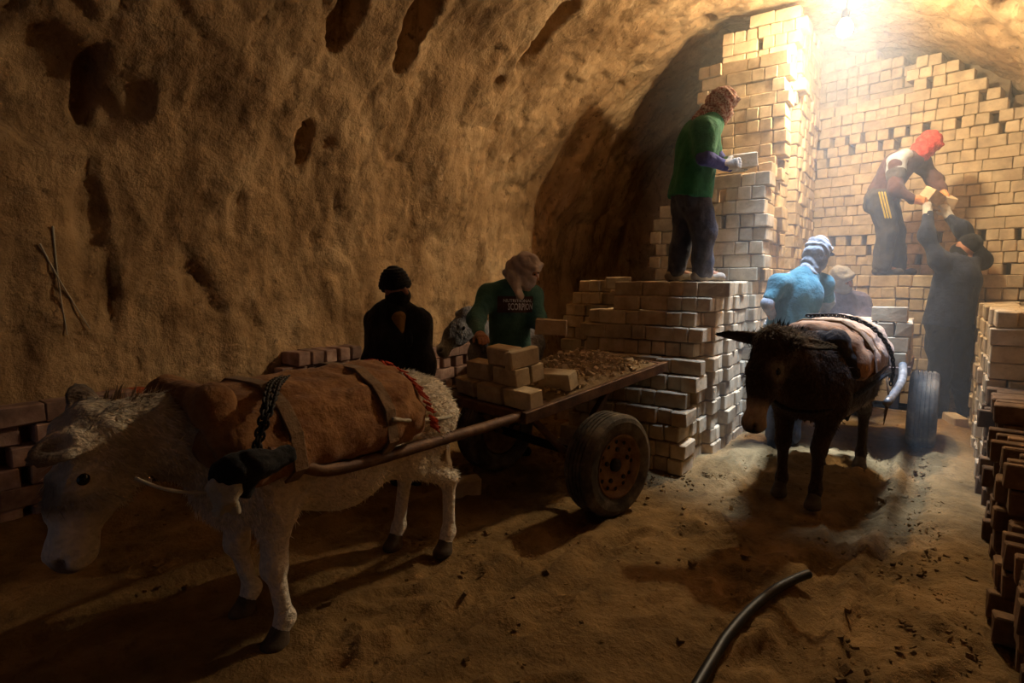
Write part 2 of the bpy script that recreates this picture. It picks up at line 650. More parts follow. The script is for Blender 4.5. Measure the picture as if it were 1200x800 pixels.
def floor_detail(x, y):
    p = np.stack([x, y, np.zeros_like(x)], -1)
    z = 0.022 * fbm(p * 1.1, 3, 5) + 0.010 * fbm(p * 5.5, 3, 15) + 0.005 * fbm(p * 19, 2, 25)
    # wheel ruts
    for (rx, sl, w_, dep, ya, yb) in ((-1.60, 0.02, 0.09, 0.028, -1, 3.2), (-1.33, 0.0, 0.07, 0.014, -1, 3.3), (-0.33, 0.015, 0.09, 0.026, 1, 6.0), (-0.12, 0.03, 0.07, 0.014, 1, 6.0), (-2.75, 0.0, 0.09, 0.022, -1, 5)):
        u = x - (rx + sl * (y - 3) + 0.03 * np.sin(y * 1.7 + rx))
        m = np.clip((y - ya) * 2, 0, 1) * np.clip((yb - y) * 2, 0, 1)
        tread = 0.004 * np.sin(u * 190) + 0.003 * np.sin((y + u) * 120)
        g = np.exp(-(u / w_) ** 4)
        z = z + m * (g * (-1.4 * dep + 1.5 * tread) + 0.012 * np.exp(-((np.abs(u) - w_ * 1.3) / 0.04) ** 2))
    # scuffed footprints
    rg = random.Random(4)
    for _ in range(170):
        cx, cy = rg.uniform(-3.6, 0.2), rg.uniform(0.9, 5.5)
        a = rg.uniform(-0.7, 0.7)
        ca, sa = math.cos(a), math.sin(a)
        i = (np.abs(x - cx) < 0.3) & (np.abs(y - cy) < 0.3)
        xx, yy = x[i] - cx, y[i] - cy
        u, v = xx * ca + yy * sa, -xx * sa + yy * ca
        q = (u / 0.06) ** 2 + (v / 0.14) ** 2
        z[i] = z[i] - 0.018 * np.exp(-q ** 2) + 0.013 * np.exp(-(np.sqrt(q) - 1.3) ** 2 * 8)
    return z


nx_, ny_ = int(6.1 / 0.022), int((Y1 - Y0) / 0.022)
gx, gy = np.meshgrid(np.linspace(-4.55, 1.55, nx_), np.linspace(Y0, Y1, ny_), indexing='ij')
gz = fz(gx, gy) + floor_detail(gx, gy)
# dirt banked up against the wall and the brick stacks
gz = gz + 0.10 * np.exp(-((gx + 4.2) / 0.25) ** 2) + 0.03 * np.exp(-((gx + 1.22) / 0.12) ** 2) * (gy > 4.2) + 0.03 * np.exp(-((gx - 0.15) / 0.12) ** 2)
V = np.stack([gx, gy, gz], -1).reshape(-1, 3)
i, j = np.meshgrid(np.arange(nx_ - 1), np.arange(ny_ - 1), indexing='ij')
a = (i * ny_ + j).ravel()
o = mesh_obj('floor', V, np.stack([a, a + ny_, a + ny_ + 1, a + 1], 1), M['dirt'], None, True)
o['kind'] = 'structure'
for nm, yy in (('wall_back', Y1 - 0.05),):
    mb = MB()
    mb.box((VX, yy, 2.0), (6.2, 0.06, 4.9))
    o = mb.build(nm, M['mud'])
    o['kind'] = 'structure'

# ------------------------------------------------------------------ bricks
BL, BW, BT, CH = 0.235, 0.113, 0.112, 0.118     # length, width, thickness, course height
BR = random.Random(7)
BRICK = {}
for kind, (bx_, by_) in (('s', (BL, BW)), ('h', (BW, BL)), ('t', (0.062, BL))):
    BRICK[kind] = []
    for k in range(7):
        jit = [(BR.uniform(-.004, .004), BR.uniform(-.004, .004), BR.uniform(-.004, .004)) for _ in range(8)]
        v, f = chamfer_box(bx_, by_, BT, BR.uniform(.004, .009), jit)
        me = bpy.data.meshes.new('brick')
        me.from_pydata(v, [], f)
        BRICK[kind].append(me)
BRICK_M = {}


def brick_mesh(kind, k, mat):
    key = (kind, k, mat)
    if key not in BRICK_M:
        me = BRICK[kind][k].copy()
        me.materials.append(M[mat])
        BRICK_M[key] = me
    return BRICK_M[key]


def seen_size(p):
    """rough picture size of a brick at p, 0 outside the frame"""
    v = Vector(p) - Vector((0, 0, CAM_H))
    d = v.dot(FWD)
    if d < 0.5:
        return 0
    x = 600 + FPX * v.dot(RGT) / d
    y = 325 - FPX * v.z / d
    if x < -30 or x > 1230 or y < -30 or y > 830:
        return 0
    return 1.0 / d


def course(E, p0, p1, nrm, z, pat='m', gap=0.0, mat='brick', rng=BR, jit=0.006, start=0.0, skip=0.0):
    """one course of bricks from p0 to p1 (xy), visible face towards nrm; adds (location, angle, kind, mat)"""
    p0, p1 = Vector((p0[0], p0[1])), Vector((p1[0], p1[1]))
    u = (p1 - p0)
    L = u.length
    u.normalize()
    n = Vector((nrm[0], nrm[1])).normalized()
    ang = math.atan2(u.y, u.x)
    t = -start
    while t < L - 0.03:
        k = {'s': 's', 'h': 'h', 't': 't'}.get(pat) or ('s' if rng.random() < 0.31 else 'h')
        wd = {'s': BL, 'h': BW, 't': 0.062}[k]
        if t + wd > L + 0.05 and k == 's':
            k, wd = 'h', BW
        dp = BW if k == 's' else BL
        g = rng.uniform(.002, .007)
        if gap and rng.random() < gap:
            g += rng.uniform(0.03, 0.07)
        if not (skip and rng.random() < skip):
            c = p0 + u * (t + wd / 2) - n * (dp / 2 + rng.gauss(0, jit))
            E.append((Vector((c.x, c.y, z + BT / 2 + rng.uniform(-.001, .002))), ang + rng.gauss(0, 0.012), k, mat))
        t += wd + g
    return E


def realise(root, E, limit=298, rng=BR):
    """the bricks that show largest become parts, the rest one joined part"""
    E = sorted(E, key=lambda e: -seen_size(e[0]))
    base = Vector(root.location)
    for (p, a, k, mat) in E[:limit]:
        if seen_size(p) == 0:
            break
        o = bpy.data.objects.new('brick', brick_mesh(k, rng.randrange(7), mat))
        COL.objects.link(o)
        o.parent = root
        o.location = p - base
        o.rotation_euler = (rng.gauss(0, .006), rng.gauss(0, .006), a + (math.pi if rng.random() < .5 else 0))
    rest = [e for e in E[limit:]] + [e for e in E[:limit] if seen_size(e[0]) == 0]
    if rest:
        v, f = [], []
        for (p, a, k, mat) in rest:
            me = BRICK[k][rng.randrange(7)]
            o0 = len(v)
            R = Matrix.Rotation(a, 3, 'Z')
            v += [R @ q.co + p - base for q in me.vertices]
            f += [tuple(i + o0 for i in pl.vertices) for pl in me.polygons]
        mesh_obj('remaining_bricks', v, f, M[rest[0][3]], root, False, None, 'stuff')


def core(root, lo_, hi_, mat='core', name='inner_bricks'):
    mb = MB()
    b = Vector(root.location)
    lo_, hi_ = Vector(lo_), Vector(hi_)
    mb.box((lo_ + hi_) / 2 - b, hi_ - lo_)
    return mb.build(name, M[mat], root)


FACE_F, FACE_R, FACE_L = (0, -1), (1, 0), (-1, 0)
XR = -1.30
# -- the stepped terrace the green worker stands on
pile = thing('brick_stack', 'low stepped stack of pale bricks directly behind the loaded cart', 'brick stack', (-1.9, 4.5, 0))
E = []
rows = [(-1.46, 4.05), (-1.47, 4.05), (-1.45, 4.06), (-1.46, 4.09), (-1.45, 4.16), (-1.44, 4.24), (-1.37, 4.30), (-1.46, 4.42), (-1.43, 4.40), (-1.47, 4.44), (-1.41, 4.50), (-1.33, 4.55)]
for r, (xc, yf) in enumerate(rows):
    z = r * CH + 0.004
    xl = -2.40 if r < 10 else (-2.18 if r == 10 else -2.16)
    course(E, (xl, yf), (xc, yf), FACE_F, z, 'm', start=BR.uniform(0, .1), jit=0.008)
    # right-hand side, running back to the end wall
    y = yf + BL
    xs = xc
    course(E, (xs, yf + 0.24), (xs, 4.62), FACE_R, z, 'h' if r % 2 else 'm', jit=0.01)
    course(E, (XR - 0.09, 4.60), (XR - 0.09, 4.84), FACE_R, z, 'h', jit=0.008)
    course(E, (XR - 0.06, 4.86), (XR - 0.06, 5.40), FACE_R, z, 'm', jit=0.012)
    course(E, (XR, 5.41), (XR, 8.0), FACE_R, z, 'm', gap=0.05, jit=0.01)
    # a second row just behind the front one so that the treads of the steps are bricks
    if r >= 3:
        course(E, (xl, yf + 0.24), (xc - 0.1, yf + 0.24), FACE_F, z, 'm', jit=0.004)
    if r == 11:
        for yy in (4.79, 5.03, 5.27):
            course(E, (-2.16, yy), (XR - 0.26, yy), FACE_F, z, 'm', jit=0.004)
realise(pile, E)
core(pile, (-2.36, 4.46, 0.0), (-1.58, 8.0, 7 * CH - .004))
core(pile, (-2.16, 4.80, 7 * CH), (-1.58, 8.0, 11 * CH))
# -- tumbled lower pile to its left
pile2 = thing('brick_stack', 'ragged brick pile with a crooked lump on top, between the mud wall and stepped stack', 'brick stack', (-2.7, 5.1, 0))
E = []
for r in range(12):
    xl = [-3.08, -3.08, -3.08, -3.08, -3.08, -3.08, -3.08, -3.08, -3.08, -3.06, -3.0, -2.93][r]
    xr = -2.20 if r < 11 else -2.62
    course(E, (xl, 5.0 + 0.012 * r), (xr, 5.0 + 0.012 * r), FACE_F, r * CH + .01, 'm', gap=0.12, jit=0.02)
    course(E, (xl, 5.6), (xl, 5.02 + 0.012 * r + BL), FACE_L, r * CH + .01, 'm', jit=0.02)
E.append((Vector((-2.45, 5.05, 11 * CH + 0.10)), 0.5, 's', 'brick'))
realise(pile2, E)
core(pile2, (-2.95, 5.26, 0.0), (-2.2, 5.9, 11 * CH))
# -- mid tower
tower = thing('brick_stack', 'middle-height brick tower right behind the worker in the green shirt', 'brick stack', (-1.75, 5.7, 12 * CH))
E = []
for r in range(12, 20):
    z = r * CH + .004
    xl = -2.20 if r < 18 else -2.0 + 0.08 * (r - 18)
    course(E, (xl, 5.41), (XR, 5.41), FACE_F, z, 'm', gap=0.06, jit=0.008, start=BR.uniform(0, .1))
    course(E, (XR + 0.0, 5.41 + 0.24), (XR, 6.0), FACE_R, z, 'm', jit=0.01)
    course(E, (xl, 6.0), (xl, 5.66), FACE_L, z, 'm')
for yy in (5.66, 5.9):
    course(E, (-2.0, yy), (XR - 0.24, yy), FACE_F, 19 * CH + .004, 'm', jit=0.004)
course(E, (-1.5, 5.66), (XR - .02, 5.66), FACE_F, 20 * CH + .004, 's')
realise(tower, E)
core(tower, (-2.08, 5.55, 12 * CH), (-1.52, 6.05, 19 * CH))
# -- tall tower and the stack running back from it
tall = thing('brick_stack', 'tallest brick tower rising to the vault beside the bare bulb', 'brick stack', (-1.65, 6.9, 12 * CH))
E = []
for r in range(12, 30):
    z = r * CH + .004
    course(E, (-2.0, 6.03), (XR, 6.03), FACE_F, z, 'm', jit=0.006, start=BR.uniform(0, .1))
    course(E, (XR, 6.03 + .24), (XR, 6.50), FACE_R, z, 'm', jit=0.008)
    course(E, (-2.0, 6.5), (-2.0, 6.28), FACE_L, z, 'm')
for r in range(12, 35):
    z = r * CH + .004
    zt = z + CH - VZ
    xl = max(-2.02, VX - math.sqrt(max(VR * VR - zt * zt, 0.02)) + 0.1)
    if r >= 33 and zt > 2.66:
        xl = -1.75
    if r > 26:
        course(E, (xl, 6.56), (XR + .02, 6.56), FACE_F, z, 'm', gap=0.06, jit=0.006)
    course(E, (XR + .02, 6.56 + .24), (XR + .02, 8.0), FACE_R, z, 'm', gap=0.08 if r % 5 == 0 else 0.02, jit=0.01)
for r in range(12, 24):                   # lower part further left, deep in shadow
    course(E, (-2.42, 6.3), (-2.02, 6.3), FACE_F, r * CH + .004, 'm')
realise(tall, E)
core(tall, (-1.9, 6.2, 12 * CH), (-1.52, 6.7, 29 * CH))
core(tall, (-1.9, 6.72, 12 * CH), (-1.52, 8.0, 33.5 * CH))
# -- ledge across the back and the set brick wall behind it
ledge = thing('brick_ledge', 'waist-to-head-high brick ledge under the red-scarfed worker', 'brick stack', (0, 7.0, 0))
E = []
LZ = 0.06
for r in range(12):
    z = LZ + r * CH
    pat = 'h' if r in (10, 7, 4) else 'm'
    course(E, (XR + .02, 7.05), (1.2, 6.95), FACE_F, z, pat, jit=0.008)
    if r == 11:
        for k in (.24, .48, .72):
            course(E, (XR + .02, 7.05 + k), (1.2, 6.95 + k), FACE_F, z, 'm', jit=0.004)
realise(ledge, E)
core(ledge, (XR, 7.3, 0), (1.2, 7.7, 11 * CH + LZ))
LEDGE_Z = LZ + 12 * CH - 0.004
back = thing('set_brick_wall', 'tall curtain of set bricks filling the arch at the kiln end', 'brick wall', (0, 7.9, LEDGE_Z))
E = []
BA, BB = Vector((-1.28, 8.14)), Vector((1.25, 7.62))
bn = Vector((BB.y - BA.y, -(BB.x - BA.x))).normalized()
for r in range(12, 36):
    z = LZ + r * CH
    zt = z + CH - VZ
    if zt >= VR - .05:
        break
    xr = VX + math.sqrt(max(VR * VR - max(zt, 0) ** 2, 0)) - 0.10 - BR.uniform(0, .12)
    tr = min(1.0, (xr - BA.x) / (BB.x - BA.x))
    ta = 0.0
    if r >= 29:
        ta = 0.335 + (0.03 if r % 2 else 0) + max(0, r - 31) * 0.03
    if tr - ta < 0.03:
        continue
    gp, pat = 0.0, 'm'
    if r in (15, 24, 25):
        gp, pat = 0.55, 'h'
    if r in (13, 19, 27):
        pat = 'h'
    if r in (16, 21, 28):
        pat = 's'
    course(E, BA.lerp(BB, ta), BA.lerp(BB, tr), bn, z, pat, gap=gp or 0.04, jit=0.009, start=BR.uniform(0, .1) if ta == 0 else 0)
realise(back, E)
mb = MB()
for (x0, x1, zt) in ((-1.28, -0.35, 28.6), (-0.35, 0.35, 31.5), (0.35, 0.8, 27.5), (0.8, 1.2, 20)):
    t0, t1 = (x0 + 1.28) / 2.53, (x1 + 1.28) / 2.53
    q0, q1 = BA.lerp(BB, t0) - bn * 0.24, BA.lerp(BB, t1) - bn * 0.24
    mb.bar((q0.x - bn.x * .06, q0.y - bn.y * .06 - 7.9, 0.5 * zt * CH + LZ / 2 - LEDGE_Z), (q1.x - bn.x * .06, q1.y - bn.y * .06 - 7.9, 0.5 * zt * CH - LEDGE_Z), 0.12, zt * CH + LZ)
mb.build('inner_bricks', M['core'], back)
# set-back upper wall behind it, up to the vault
back2 = thing('set_brick_wall', 'shaded brick wall set back near the top of the arch, under the bulb', 'brick wall', (-0.8, 8.5, 25 * CH))
E = []
for r in range(25, 36):
    zt = (r + 1) * CH - VZ
    if zt >= VR - .03:
        break
    xr = min(0.3, VX + math.sqrt(VR * VR - zt * zt) - 0.12)
    course(E, (-1.4, 8.55), (xr, 8.35), FACE_F, r * CH, 'm', jit=0.006)
realise(back2, E)
# -- bricks along the right-hand wall
right = thing('brick_stack', 'brick stack along the right edge, daylight on its tall end', 'brick stack', (0.75, 4.4, 0))
E = []
for r in range(10):
    z = 0.05 + r * CH
    ja = BR.uniform(-.02, .02)
    course(E, (0.31 + ja, 5.1), (1.25, 5.1), FACE_F, z, 's' if r in (6, 7, 8) else 'm', jit=0.012)
    course(E, (0.31, 6.85), (0.31, 5.34), FACE_L, z, 'm', gap=0.1, jit=0.012)
    if r == 9:
        for k in (.24, .48, .72, .96):
            course(E, (0.40, 5.1 + k), (1.25, 5.1 + k), FACE_F, z, 'm', jit=0.005)
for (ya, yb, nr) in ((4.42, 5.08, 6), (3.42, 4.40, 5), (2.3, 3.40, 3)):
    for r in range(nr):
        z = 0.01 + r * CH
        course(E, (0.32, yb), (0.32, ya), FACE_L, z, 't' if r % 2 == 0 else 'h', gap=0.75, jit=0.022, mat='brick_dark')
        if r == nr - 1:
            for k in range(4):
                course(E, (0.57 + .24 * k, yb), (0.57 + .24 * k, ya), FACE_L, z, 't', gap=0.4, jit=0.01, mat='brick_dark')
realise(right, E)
core(right, (0.57, 5.3, 0), (1.25, 6.8, 9 * CH + .05))
core(right, (0.59, 4.44, 0), (1.25, 5.1, 5 * CH))
core(right, (0.59, 2.3, 0), (1.25, 3.4, 2 * CH))
core(right, (0.59, 3.4, 0), (1.25, 4.44, 4 * CH))
# -- low openwork row of old bricks along the mud wall
left = thing('low_brick_row', 'low openwork row of old bricks along the foot of the mud wall', 'brick stack', (-4.2, 3, 0))
E = []
for r in range(6):
    z = 0.03 + r * CH
    if r % 2 == 1:
        course(E, (-4.12, 0.35), (-4.12, 6.0), FACE_R, z, 's', gap=0.1, mat='brick_mix', jit=0.012)
    else:
        course(E, (-4.12, 0.30), (-4.12, 6.0), FACE_R, z, 'h', gap=0.9, mat='brick_mix', jit=0.014)
E = [e for e in E if not (e[0].z > 0.6 and 1.45 < e[0].y < 2.6)]
E.append((Vector((-4.19, 1.50, 0.03 + 5 * CH + BT / 2)), math.pi / 2, 's', 'brick_red'))
for yy in (2.75, 2.88, 3.01, 3.15, 3.28):
    E.append((Vector((-4.2, yy, 0.03 + 6 * CH + BT / 2)), math.pi / 2, 'h', 'brick_mix'))
realise(left, E, 260)
# ------------------------------------------------------------------ the bare bulb
bulb = thing('hanging_bulb', 'bare glowing bulb hanging under the vault above the bricks', 'lamp', LAMP)
mg = bpy.data.materials.new('glowing_bulb')
mg.use_nodes = True
b_ = mg.node_tree.nodes['Principled BSDF']
b_.inputs['Emission Color'].default_value = (1.0, 0.80, 0.50, 1)
b_.inputs['Emission Strength'].default_value = 60.0
mb = MB()
pr = [(0.0, -0.075), (0.03, -0.07), (0.055, -0.05), (0.066, -0.015), (0.06, 0.02), (0.042, 0.05), (0.028, 0.075), (0.0, 0.076)]
mb.lathe(pr, (0, 0, 0), (0, 0, 1), 24)
mb.build('glass_bulb', mg, bulb, True)
mb = MB()
mb.lathe([(0.0, 0.07), (0.03, 0.07), (0.032, 0.13), (0.02, 0.15), (0.0, 0.15)], (0, 0, 0), (0, 0, 1), 18)
mb.build('socket', M['wire'], bulb, True)
mb = MB()
mb.tube([(0, 0, 0.14), (0.01, 0.01, 0.22), (-0.01, 0.02, 0.62)], 0.007, 6)
mb.build('cord', M['wire'], bulb, True)
pl = bpy.data.lights.new('bulb_light', 'POINT')
pl.energy = LAMP_W
pl.color = LAMP_COL
pl.shadow_soft_size = 0.075
plo = bpy.data.objects.new('bulb_light', pl)
COL.objects.link(plo)
plo.parent = bulb
bulb.children[0].visible_shadow = True
# ------------------------------------------------------------------ carts
def wheel(parent, x, side, R=0.315, W=0.19):
    """car wheel in the parent's local frame; side = -1 outer face towards -x"""
    mb = MB()
    h = W / 2
    prof = [(R * .60, -h * .86), (R * .72, -h * 1.02), (R * .86, -h * 1.06), (R * .94, -h * .98), (R * .985, -h * .80)]
    for k in range(5):                       # grooved tread
        a = -h * .72 + k * h * .30
        prof += [(R, a), (R, a + h * .20), (R * .965, a + h * .215), (R * .965, a + h * .285)]
    prof = prof[:-2]
    prof += [(R * .985, h * .80), (R * .94, h * .98), (R * .86, h * 1.06), (R * .72, h * 1.02), (R * .60, h * .86), (R * .58, 0)]
    mb.lathe(prof, (x, 0, R), (1, 0, 0), 56)
    w_ = mb.build('wheel', M['rubber'], parent, False)
    s = side
    mb = MB()
    rp = [(R * .61, s * h * .86), (R * .63, s * h * .95), (R * .58, s * h * .90), (R * .54, s * h * .55), (R * .48, s * h * .45), (R * .42, s * h * .62), (R * .26, s * h * .66), (R * .22, s * h * .46), (R * .0, s * h * .44),
          (R * .0, -s * h * .1), (R * .50, -s * h * .15), (R * .56, -s * h * .8)]
    mb.lathe(rp, (x, 0, R), (1, 0, 0), 40)
    mb.build('rim', M['rim'], w_, True)
    mb = MB()
    mb.lathe([(0, s * h * .4), (R * .13, s * h * .42), (R * .12, s * h * .72), (R * .07, s * h * .84), (0, s * h * .86)], (x, 0, R), (1, 0, 0), 18)
    mb.build('hub', M['dark_steel'], w_, True)
    for k in range(12):
        an = 2 * math.pi * k / 12
        mb = MB()
        c = Vector((x + s * h * .60, math.cos(an) * R * .465, R + math.sin(an) * R * .465))
        mb.tube([c, c + Vector((s * h * .03, 0, 0))], R * .04, 10)
        mb.build('rim_hole', M['wire'], w_)
    for k in range(5):
        an = 2 * math.pi * k / 5 + .3
        mb = MB()
        c = Vector((x + s * h * .62, math.cos(an) * R * .32, R + math.sin(an) * R * .32))
        mb.tube([c, c + Vector((s * h * .16, 0, 0))], R * .045, 6)
        mb.build('bolt', M['dark_steel'], w_)
    return w_


def cart(name, label, loc, rotz, xa, xb, yf, yr, z_f, z_r, wx, shafts, mat_bed='steel', mat_shaft='steel'):
    c = thing(name, label, 'cart', loc, rotz)
    zz = lambda y: z_f + (yf - y) * (z_r - z_f) / (yf - yr)
    # bed boards
    nb = 6
    for k in range(nb):
        x0 = xa + (xb - xa) * k / nb
        x1 = xa + (xb - xa) * (k + 1) / nb - 0.006
        mb = MB()
        mb.bar(((x0 + x1) / 2, yf - .01, zz(yf) - .015), ((x0 + x1) / 2, yr + .01, zz(yr) - .015), x1 - x0, 0.025)
        mb.build('bed_board', M[mat_bed], c)
    for x in (xa, xb):
        mb = MB()
        mb.bar((x, yf + .02, zz(yf) - .02), (x, yr - .02, zz(yr) - .02), 0.04, 0.07)
        mb.build('side_rail', M[mat_bed], c)
    for y in (yf, yr):
        mb = MB()
        mb.bar((xa, y, zz(y) - .025), (xb, y, zz(y) - .025), 0.05, 0.06)
        mb.build('end_rail', M[mat_bed], c)
    for x in (xa + .10, (xa + xb) / 2, xb - .10):
        mb = MB()
        mb.bar((x, yf, zz(yf) - .06), (x, yr, zz(yr) - .06), 0.05, 0.05)
        mb.build('beam', M['dark_steel'], c)
    mb = MB()
    mb.tube([(-wx, 0, .315), (wx, 0, .315)], 0.03, 10)
    mb.build('axle', M['dark_steel'], c)
    for x in (max(xa, -wx) + .08, min(xb, wx) - .12):
        for y in (.34, -.38):
            mb = MB()
            mb.bar((x, .05 if y > 0 else -.05, .32), (x, y, zz(y) - .07), 0.035, 0.05, (1, 0, 0))
            mb.build('strut', M[mat_bed], c)
    wheel(c, -wx, -1)
    wheel(c, wx, 1)
    inv = (Matrix.Translation(Vector(loc)) @ Matrix.Rotation(rotz, 4, 'Z')).inverted()
    for pts in shafts:
        mb = MB()
        q = smooth_path([inv @ Vector(p) for p in pts], 6)
        mb.tube(q, [0.030 - 0.006 * k / len(q) for k in range(len(q))], 10)
        mb.build('shaft', M[mat_shaft], c, True)
    return c


def smooth_path(p, n=6):
    p = [Vector(q) for q in p]
    out = []
    for i in range(len(p) - 1):
        a, b = p[max(i - 1, 0)], p[i]
        c, d = p[i + 1], p[min(i + 2, len(p) - 1)]
        for k in range(n):
            t = k / n
            out.append(0.5 * ((2 * b) + (c - a) * t + (2 * a - 5 * b + 4 * c - d) * t * t + (3 * b - a - 3 * c + d) * t ** 3))
    out.append(p[-1])
    return out


C1 = dict(loc=(-2.105, 3.275, 0.0), rotz=2.915)
near_shaft = [P(640, 472, 3.62), P(610, 487, 3.40), P(500, 520, 2.66), P(420, 543, 2.29), P(378, 550, 2.13), P(350, 543, 2.05), P(330, 533, 2.00), P(312, 531, 1.94)]
far_shaft = [(-2.80, 3.0, .63), (-2.70, 2.6, .645), (-2.60, 1.9, .66), (-2.56, 1.5, .68), (-2.56, 1.30, .74)]
cart('donkey_cart', 'long flat two-wheeled cart carrying brick rubble behind the white donkey', C1['loc'], C1['rotz'], -.30, .60, .46, -.92, .645, .815, .55, [near_shaft, far_shaft])
C1M = Matrix.Translation(Vector(C1['loc'])) @ Matrix.Rotation(C1['rotz'], 4, 'Z')
TILT = math.atan((.815 - .645) / 1.38)


def bed1(x, y, h):
    return C1M @ Vector((x, y, .645 + (.46 - y) * .123 + h))


C2 = dict(loc=(-0.60, 5.78, float(fz(-.6, 5.78))), rotz=math.pi)
cart('donkey_cart', 'brick cart hitched to the dark brown donkey, pale shaft showing', C2['loc'], C2['rotz'], -.45, .45, .46, -.34, .70, .70, .56,
     [[(-.20, 5.55, .78), (-.18, 5.3, .775), (-.165, 4.8, .73), (-.21, 4.2, .68)], [(-1.0, 5.55, .78), (-.98, 5.3, .775), (-.92, 4.7, .72), (-.90, 4.2, .70)]], 'steel', 'steel_pale')


def loose_brick(loc, rz, kind, label, group=None, tilt=(0, 0), mat='brick', k=None):
    o = bpy.data.objects.new('brick', brick_mesh(kind, BR.randrange(7) if k is None else k, mat))
    COL.objects.link(o)
    o.location = loc
    o.rotation_euler = (tilt[0], tilt[1], rz)
    return tag(o, label, 'brick', group)


g = 'bricks on the front cart'
lay = [(-.17, .37, 0, 's', 'mud brick at the near front corner of the rubble cart'), (.09, .38, 0, 's', 'mud brick in the bottom row on the front cart, beside the corner brick'), (.36, .37, 0, 's', 'bottom brick at the far front corner of the rubble cart'),
       (.09, .255, 0, 's', None), (.36, .25, 0, 's', None), (-.02, .34, 1, 's', 'big mud brick in the middle layer of the front cart stack'), (-.02, .22, 1, 's', None), (.27, .33, 1, 's', 'middle-layer brick at the far side of the front cart, by the grey donkey'),
       (.05, .33, 2, 's', 'top brick of the front cart stack, under the worker\'s hand'), (-.105, .32, 2, 't', 'narrow half brick on top of the front cart stack')]
for (x, y, l, k, lab) in lay:
    q = bed1(x, y, .002 + BT / 2 + l * (BT + .004))
    loose_brick(q, C1['rotz'] + BR.gauss(0, .04), k, lab or 'mud brick hidden in the second row of the front cart stack', g if lab else 'second-row bricks on the front cart', (-TILT, 0))
loose_brick(bed1(-.13, .03, .085), C1['rotz'] + .25, 's', 'pale brick lying flat on the rubble of the front cart', None, (-TILT - .1, .05))
# rubble on the bed
rgn = random.Random(12)
nxr, nyr = 60, 80
gx2, gy2 = np.meshgrid(np.linspace(-.27, .57, nxr), np.linspace(-.90, .20, nyr), indexing='ij')
edge = np.clip((gx2 + .28) / .10, 0, 1) * np.clip((.58 - gx2) / .12, 0, 1) * np.clip((gy2 + .91) / .1, 0, 1) * np.clip((.22 - gy2) / .2, 0, 1)
pp = np.stack([gx2, gy2, gx2 * 0], -1)
hh = edge * (0.05 + 0.022 * fbm(pp * 7, 3, 3) + 0.012 * fbm(pp * 30, 2, 8))
V = np.array([tuple(bed1(a, b, c)) for a, b, c in zip(gx2.ravel(), gy2.ravel(), hh.ravel())])
i, j = np.meshgrid(np.arange(nxr - 1), np.arange(nyr - 1), indexing='ij')
a = (i * nyr + j).ravel()
Q = np.stack([a, a + 1, a + nyr + 1, a + nyr], 1)
rub = thing('brick_rubble', 'heap of crumbled brick and dust covering the front cart bed', 'rubble', bed1(.15, -.35, 0))
rub['kind'] = 'stuff'
off = np.array(rub.location)
mesh_obj('rubble_dust', V - off, Q, M['core'], rub, True, None, 'stuff')


def chips(pts, sizes, rng):
    v, f = [], []
    for p, s in zip(pts, sizes):
        o0 = len(v)
        R = Matrix.Rotation(rng.uniform(0, 6.3), 3, 'Z') @ Matrix.Rotation(rng.uniform(-.8, .8), 3, 'X')
        sx, sy, sz = s * rng.uniform(.6, 1.3), s * rng.uniform(.5, 1.1), s * rng.uniform(.35, .8)
        for c in ((-1, -1, -1), (1, -1, -1), (1, 1, -1), (-1, 1, -1), (-1, -1, 1), (1, -1, 1), (1, 1, 1), (-1, 1, 1)):
            j_ = [rng.uniform(.55, 1.1) for _ in range(3)]
            v.append(R @ Vector((c[0] * sx * j_[0], c[1] * sy * j_[1], c[2] * sz * j_[2])) + Vector(p))
        f += [tuple(q + o0 for q in t) for t in ((0, 3, 2, 1), (4, 5, 6, 7), (0, 1, 5, 4), (1, 2, 6, 5), (2, 3, 7, 6), (3, 0, 4, 7))]
    return v, f


pts, sz = [], []
for _ in range(900):
    ii, jj = rgn.randrange(nxr), rgn.randrange(nyr)
    if edge[ii, jj] < .25:
        continue
    pts.append(Vector(V[ii * nyr + jj]) - Vector(off) + Vector((0, 0, .004)))
    sz.append(min(.028, .005 + rgn.expovariate(170)))
v, f = chips(pts, sz, rgn)
mesh_obj('rubble_chips', v, f, M['brick'], rub, False, None, 'stuff')
# crumbs on the floor
pts, sz = [], []
for _ in range(2200):
    t = rgn.random()
    if t < .45:
        x, y = rgn.uniform(-4.0, .25), rgn.uniform(.9, 6.5)
    elif t < .7:
        x, y = .22 - abs(rgn.gauss(0, .16)), rgn.uniform(2.2, 6.0)
    elif t < .9:
        x, y = -1.32 + abs(rgn.gauss(0, .14)), rgn.uniform(4.1, 6.8)
    else:
        x, y = -1.9 + rgn.gauss(0, .3), 4.0 - abs(rgn.gauss(0, .15))
    if x > .22:
        continue
    pts.append((x, y, float(fz(x, y)) + .012))
    sz.append(min(.022, .004 + rgn.expovariate(260)))
v, f = chips(pts, sz, rgn)
o = mesh_obj('floor_crumbs', v, f, M['dirt'], None, False, None, 'stuff')
tag(o, 'dirt clods and brick crumbs strewn over the floor', 'rubble')
q = P(542, 577, 3.75)
q.z = BT / 2 + .005
loose_brick(q, 1.0, 's', 'single brick lying on the floor behind the white donkey\'s hind hooves')
bpy.context.view_layer.update()
for nm, px, py, d, rz, lab in (('a', 1120, 478, 5.15, .4, 'dusty broken brick on the floor by the dark worker\'s boots'),):
    q = P(px, py, d)
    q.z = float(fz(q.x, q.y)) + .06
    loose_brick(q, rz, 'h', lab)
